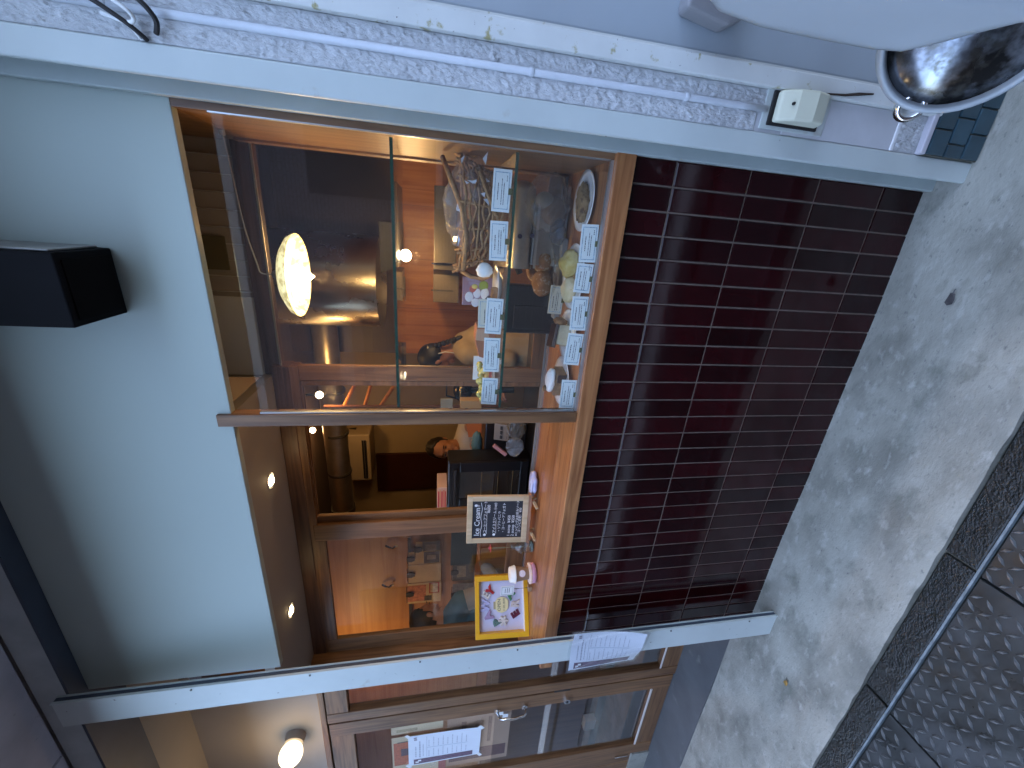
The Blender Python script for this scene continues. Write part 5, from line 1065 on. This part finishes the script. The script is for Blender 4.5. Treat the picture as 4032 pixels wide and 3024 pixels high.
# --- worker with a plait in beige linen, in profile at the plywood wall
Pb = thing('person','worker with plaited dark hair in beige linen facing the kitchen wall','person',(-1.04,1.62,0))
hc = at(942,772,1.56); fdir = Vector((-.85,.15,-.45)); pieces, Wf = head(Pb, hc, fdir, Vector((-.25,.05,1)))
nk = hc+Vector((.055,.0,-.125)); ch_ = nk+Vector((.035,.01,-.19)); hp_ = nk+Vector((.045,.02,-.55))
shA = nk+Vector((.02,-.155,-.085)); shB = nk+Vector((.02,.155,-.085)); elA = shA+Vector((-.02,-.03,-.27)); elB = shB+Vector((-.02,.03,-.27)); wrA = elA+Vector((-.20,.04,.02)); wrB = elB+Vector((-.20,-.04,.02))
J = {'hip':(hp_,.125),'belly':(hp_+(ch_-hp_)*.45,.115),'chest':(ch_,.115),'upper':(nk+Vector((.02,0,-.08)),.088),'neck':(nk,.045),'skull':(hc+Vector((.01,0,-.03)),.055),
     'shR':(shA,.050),'elR':(elA,.036),'wrR':(wrA,.025),'shL':(shB,.050),'elL':(elB,.036),'wrL':(wrB,.025),
     'hR':(hp_+Vector((0,-.085,-.06)),.09),'kR':((hp_.x,hp_.y-.09,.50),.058),'aR':((hp_.x+.02,hp_.y-.09,.08),.04),'tR':((hp_.x-.12,hp_.y-.09,.035),.033),
     'hL':(hp_+Vector((0,.085,-.06)),.09),'kL':((hp_.x,hp_.y+.09,.50),.058),'aL':((hp_.x+.02,hp_.y+.09,.08),.04),'tL':((hp_.x-.12,hp_.y+.09,.035),.033)}
E_ = [('hip','belly'),('belly','chest'),('chest','upper'),('upper','neck'),('neck','skull'),('upper','shR'),('shR','elR'),('elR','wrR'),('upper','shL'),('shL','elL'),('elL','wrL'),('hip','hR'),('hR','kR'),('kR','aR'),('aR','tR'),('hip','hL'),('hL','kL'),('kL','aL'),('aL','tL')]
hand(J, E_, wrA, wrA+Vector((-.1,.02,0)), (0,0,1), 'r', .6); E_.append(('wrR','rp')); hand(J, E_, wrB, wrB+Vector((-.1,-.02,0)), (0,0,1), 'l', .6, -1); E_.append(('wrL','lp'))
broad(J,E_,(0,1,0),.05); skinmesh('body', J, E_, m_skin, Pb, pieces, .007)
JS = {'hip':(hp_+Vector((0,0,-.05)),.155),'belly':(hp_+(ch_-hp_)*.45,.150),'chest':(ch_+Vector((.01,0,0)),.145),'upper':(nk+Vector((.03,0,-.085)),.110),'shR':(shA,.072),'slR':(elA,.060),'cfR':(elA+(wrA-elA)*.6,.048),'shL':(shB,.072),'slL':(elB,.060),'cfL':(elB+(wrB-elB)*.6,.048),'skt':((hp_.x,hp_.y,.55),.17),'hem':((hp_.x,hp_.y,.35),.19)}
ES = [('hip','belly'),('belly','chest'),('chest','upper'),('upper','shR'),('shR','slR'),('slR','cfR'),('upper','shL'),('shL','slL'),('slL','cfL'),('hip','skt'),('skt','hem')]; broad(JS,ES,(0,1,0),.05)
skinmesh('linen_dress', JS, ES, m_linen, Pb, None, .010, 2, 4)
pl = [hc+Vector((.06,-.02,.045)),hc+Vector((.095,-.03,.0)),hc+Vector((.115,-.04,-.05)),hc+Vector((.135,-.05,-.10)),hc+Vector((.155,-.055,-.145)),hc+Vector((.165,-.06,-.175))]
b = MB()
for i in range(len(pl)-1):
    for t_ in (0,.5): p = pl[i].lerp(pl[i+1],t_); b.ell(p,(.020,.020,.018),12,8)
b.build('plait', m_hair, Pb, smooth='all'); MB().tube([hc+Vector((.045,-.07,.0)),hc+Vector((.06,-.06,-.06)),hc+Vector((.05,-.05,-.13))],.004,6).build('mask_strap', m_white, Pb)
MB().ell(hc+Vector((.075,-.02,.055)),(.018,.03,.012),12,8).build('hair_tie', P('cream_tie',(.6,.55,.4),.6), Pb, smooth='all')
# --- customer seen from behind through the left sash
Pc = thing('person','customer in teal jacket and pale sleeves seen through the glazed sash','person',(-2.35,.95,0))
hc = at(925,1338,.86); fdir = Vector((.35,1,-.15)); pieces, Wf = head(Pc, hc, fdir, Vector((0,0,1)), hairc=P('black_hair',(.010,.013,.012),.5,bump=(40,.6,.006)))
nk = hc+Vector((0,-.01,-.13)); ch_ = nk+Vector((0,.0,-.20)); hp_ = nk+Vector((0,.0,-.56)); shR = nk+Vector((.18,-.03,-.09)); shL = nk+Vector((-.17,.06,-.09)); elR = shR+Vector((.05,.04,-.25)); wrR = elR+Vector((.10,.18,.10)); elL = shL+Vector((-.04,.02,-.26)); wrL = elL+Vector((.05,.20,.05))
J = {'hip':(hp_,.13),'belly':(hp_+(ch_-hp_)*.45,.12),'chest':(ch_,.12),'upper':(nk+Vector((0,0,-.08)),.095),'neck':(nk,.05),'skull':(hc+Vector((0,-.01,-.03)),.058),'shR':(shR,.052),'elR':(elR,.04),'wrR':(wrR,.027),'shL':(shL,.052),'elL':(elL,.04),'wrL':(wrL,.027),
     'hR':(hp_+Vector((.085,0,-.06)),.09),'kR':((hp_.x+.09,hp_.y,.50),.06),'aR':((hp_.x+.09,hp_.y,.08),.04),'tR':((hp_.x+.09,hp_.y+.13,.035),.033),'hL':(hp_+Vector((-.085,0,-.06)),.09),'kL':((hp_.x-.09,hp_.y,.50),.06),'aL':((hp_.x-.09,hp_.y,.08),.04),'tL':((hp_.x-.09,hp_.y+.13,.035),.033)}
E_ = [('hip','belly'),('belly','chest'),('chest','upper'),('upper','neck'),('neck','skull'),('upper','shR'),('shR','elR'),('elR','wrR'),('upper','shL'),('shL','elL'),('elL','wrL'),('hip','hR'),('hR','kR'),('kR','aR'),('aR','tR'),('hip','hL'),('hL','kL'),('kL','aL'),('aL','tL')]
hand(J, E_, wrR, wrR+Vector((.05,.1,.02)), (0,0,1), 'r', .6); E_.append(('wrR','rp')); hand(J, E_, wrL, wrL+Vector((.02,.1,0)), (0,0,1), 'l', .6, -1); E_.append(('wrL','lp'))
broad(J,E_,(1,.2,0),.055); skinmesh('body', J, E_, m_skin, Pc, pieces, .008)
JS = {'hip':(hp_,.15),'belly':(hp_+(ch_-hp_)*.45,.148),'chest':(ch_,.150),'upper':(nk+Vector((0,0,-.075)),.118),'shR':(shR,.075),'shL':(shL,.075)}
ES = [('hip','belly'),('belly','chest'),('chest','upper'),('upper','shR'),('upper','shL')]; broad(JS,ES,(1,.2,0),.055)
skinmesh('vest', JS, ES, m_tealc, Pc, None, .010, 2, 4)
for a_,b2,c2 in ((shR,elR,wrR),(shL,elL,wrL)): skinmesh('sleeve', {'a':(a_,.070),'b':(b2,.056),'c':(b2+(c2-b2)*.8,.042)}, [('a','b'),('b','c')], P('pale_sleeve'+str(int(a_.x*100)),(.36,.31,.25),.85,bump=(14,.4,.006)), Pc, None, .010, 2, 4)
text_to_mesh()
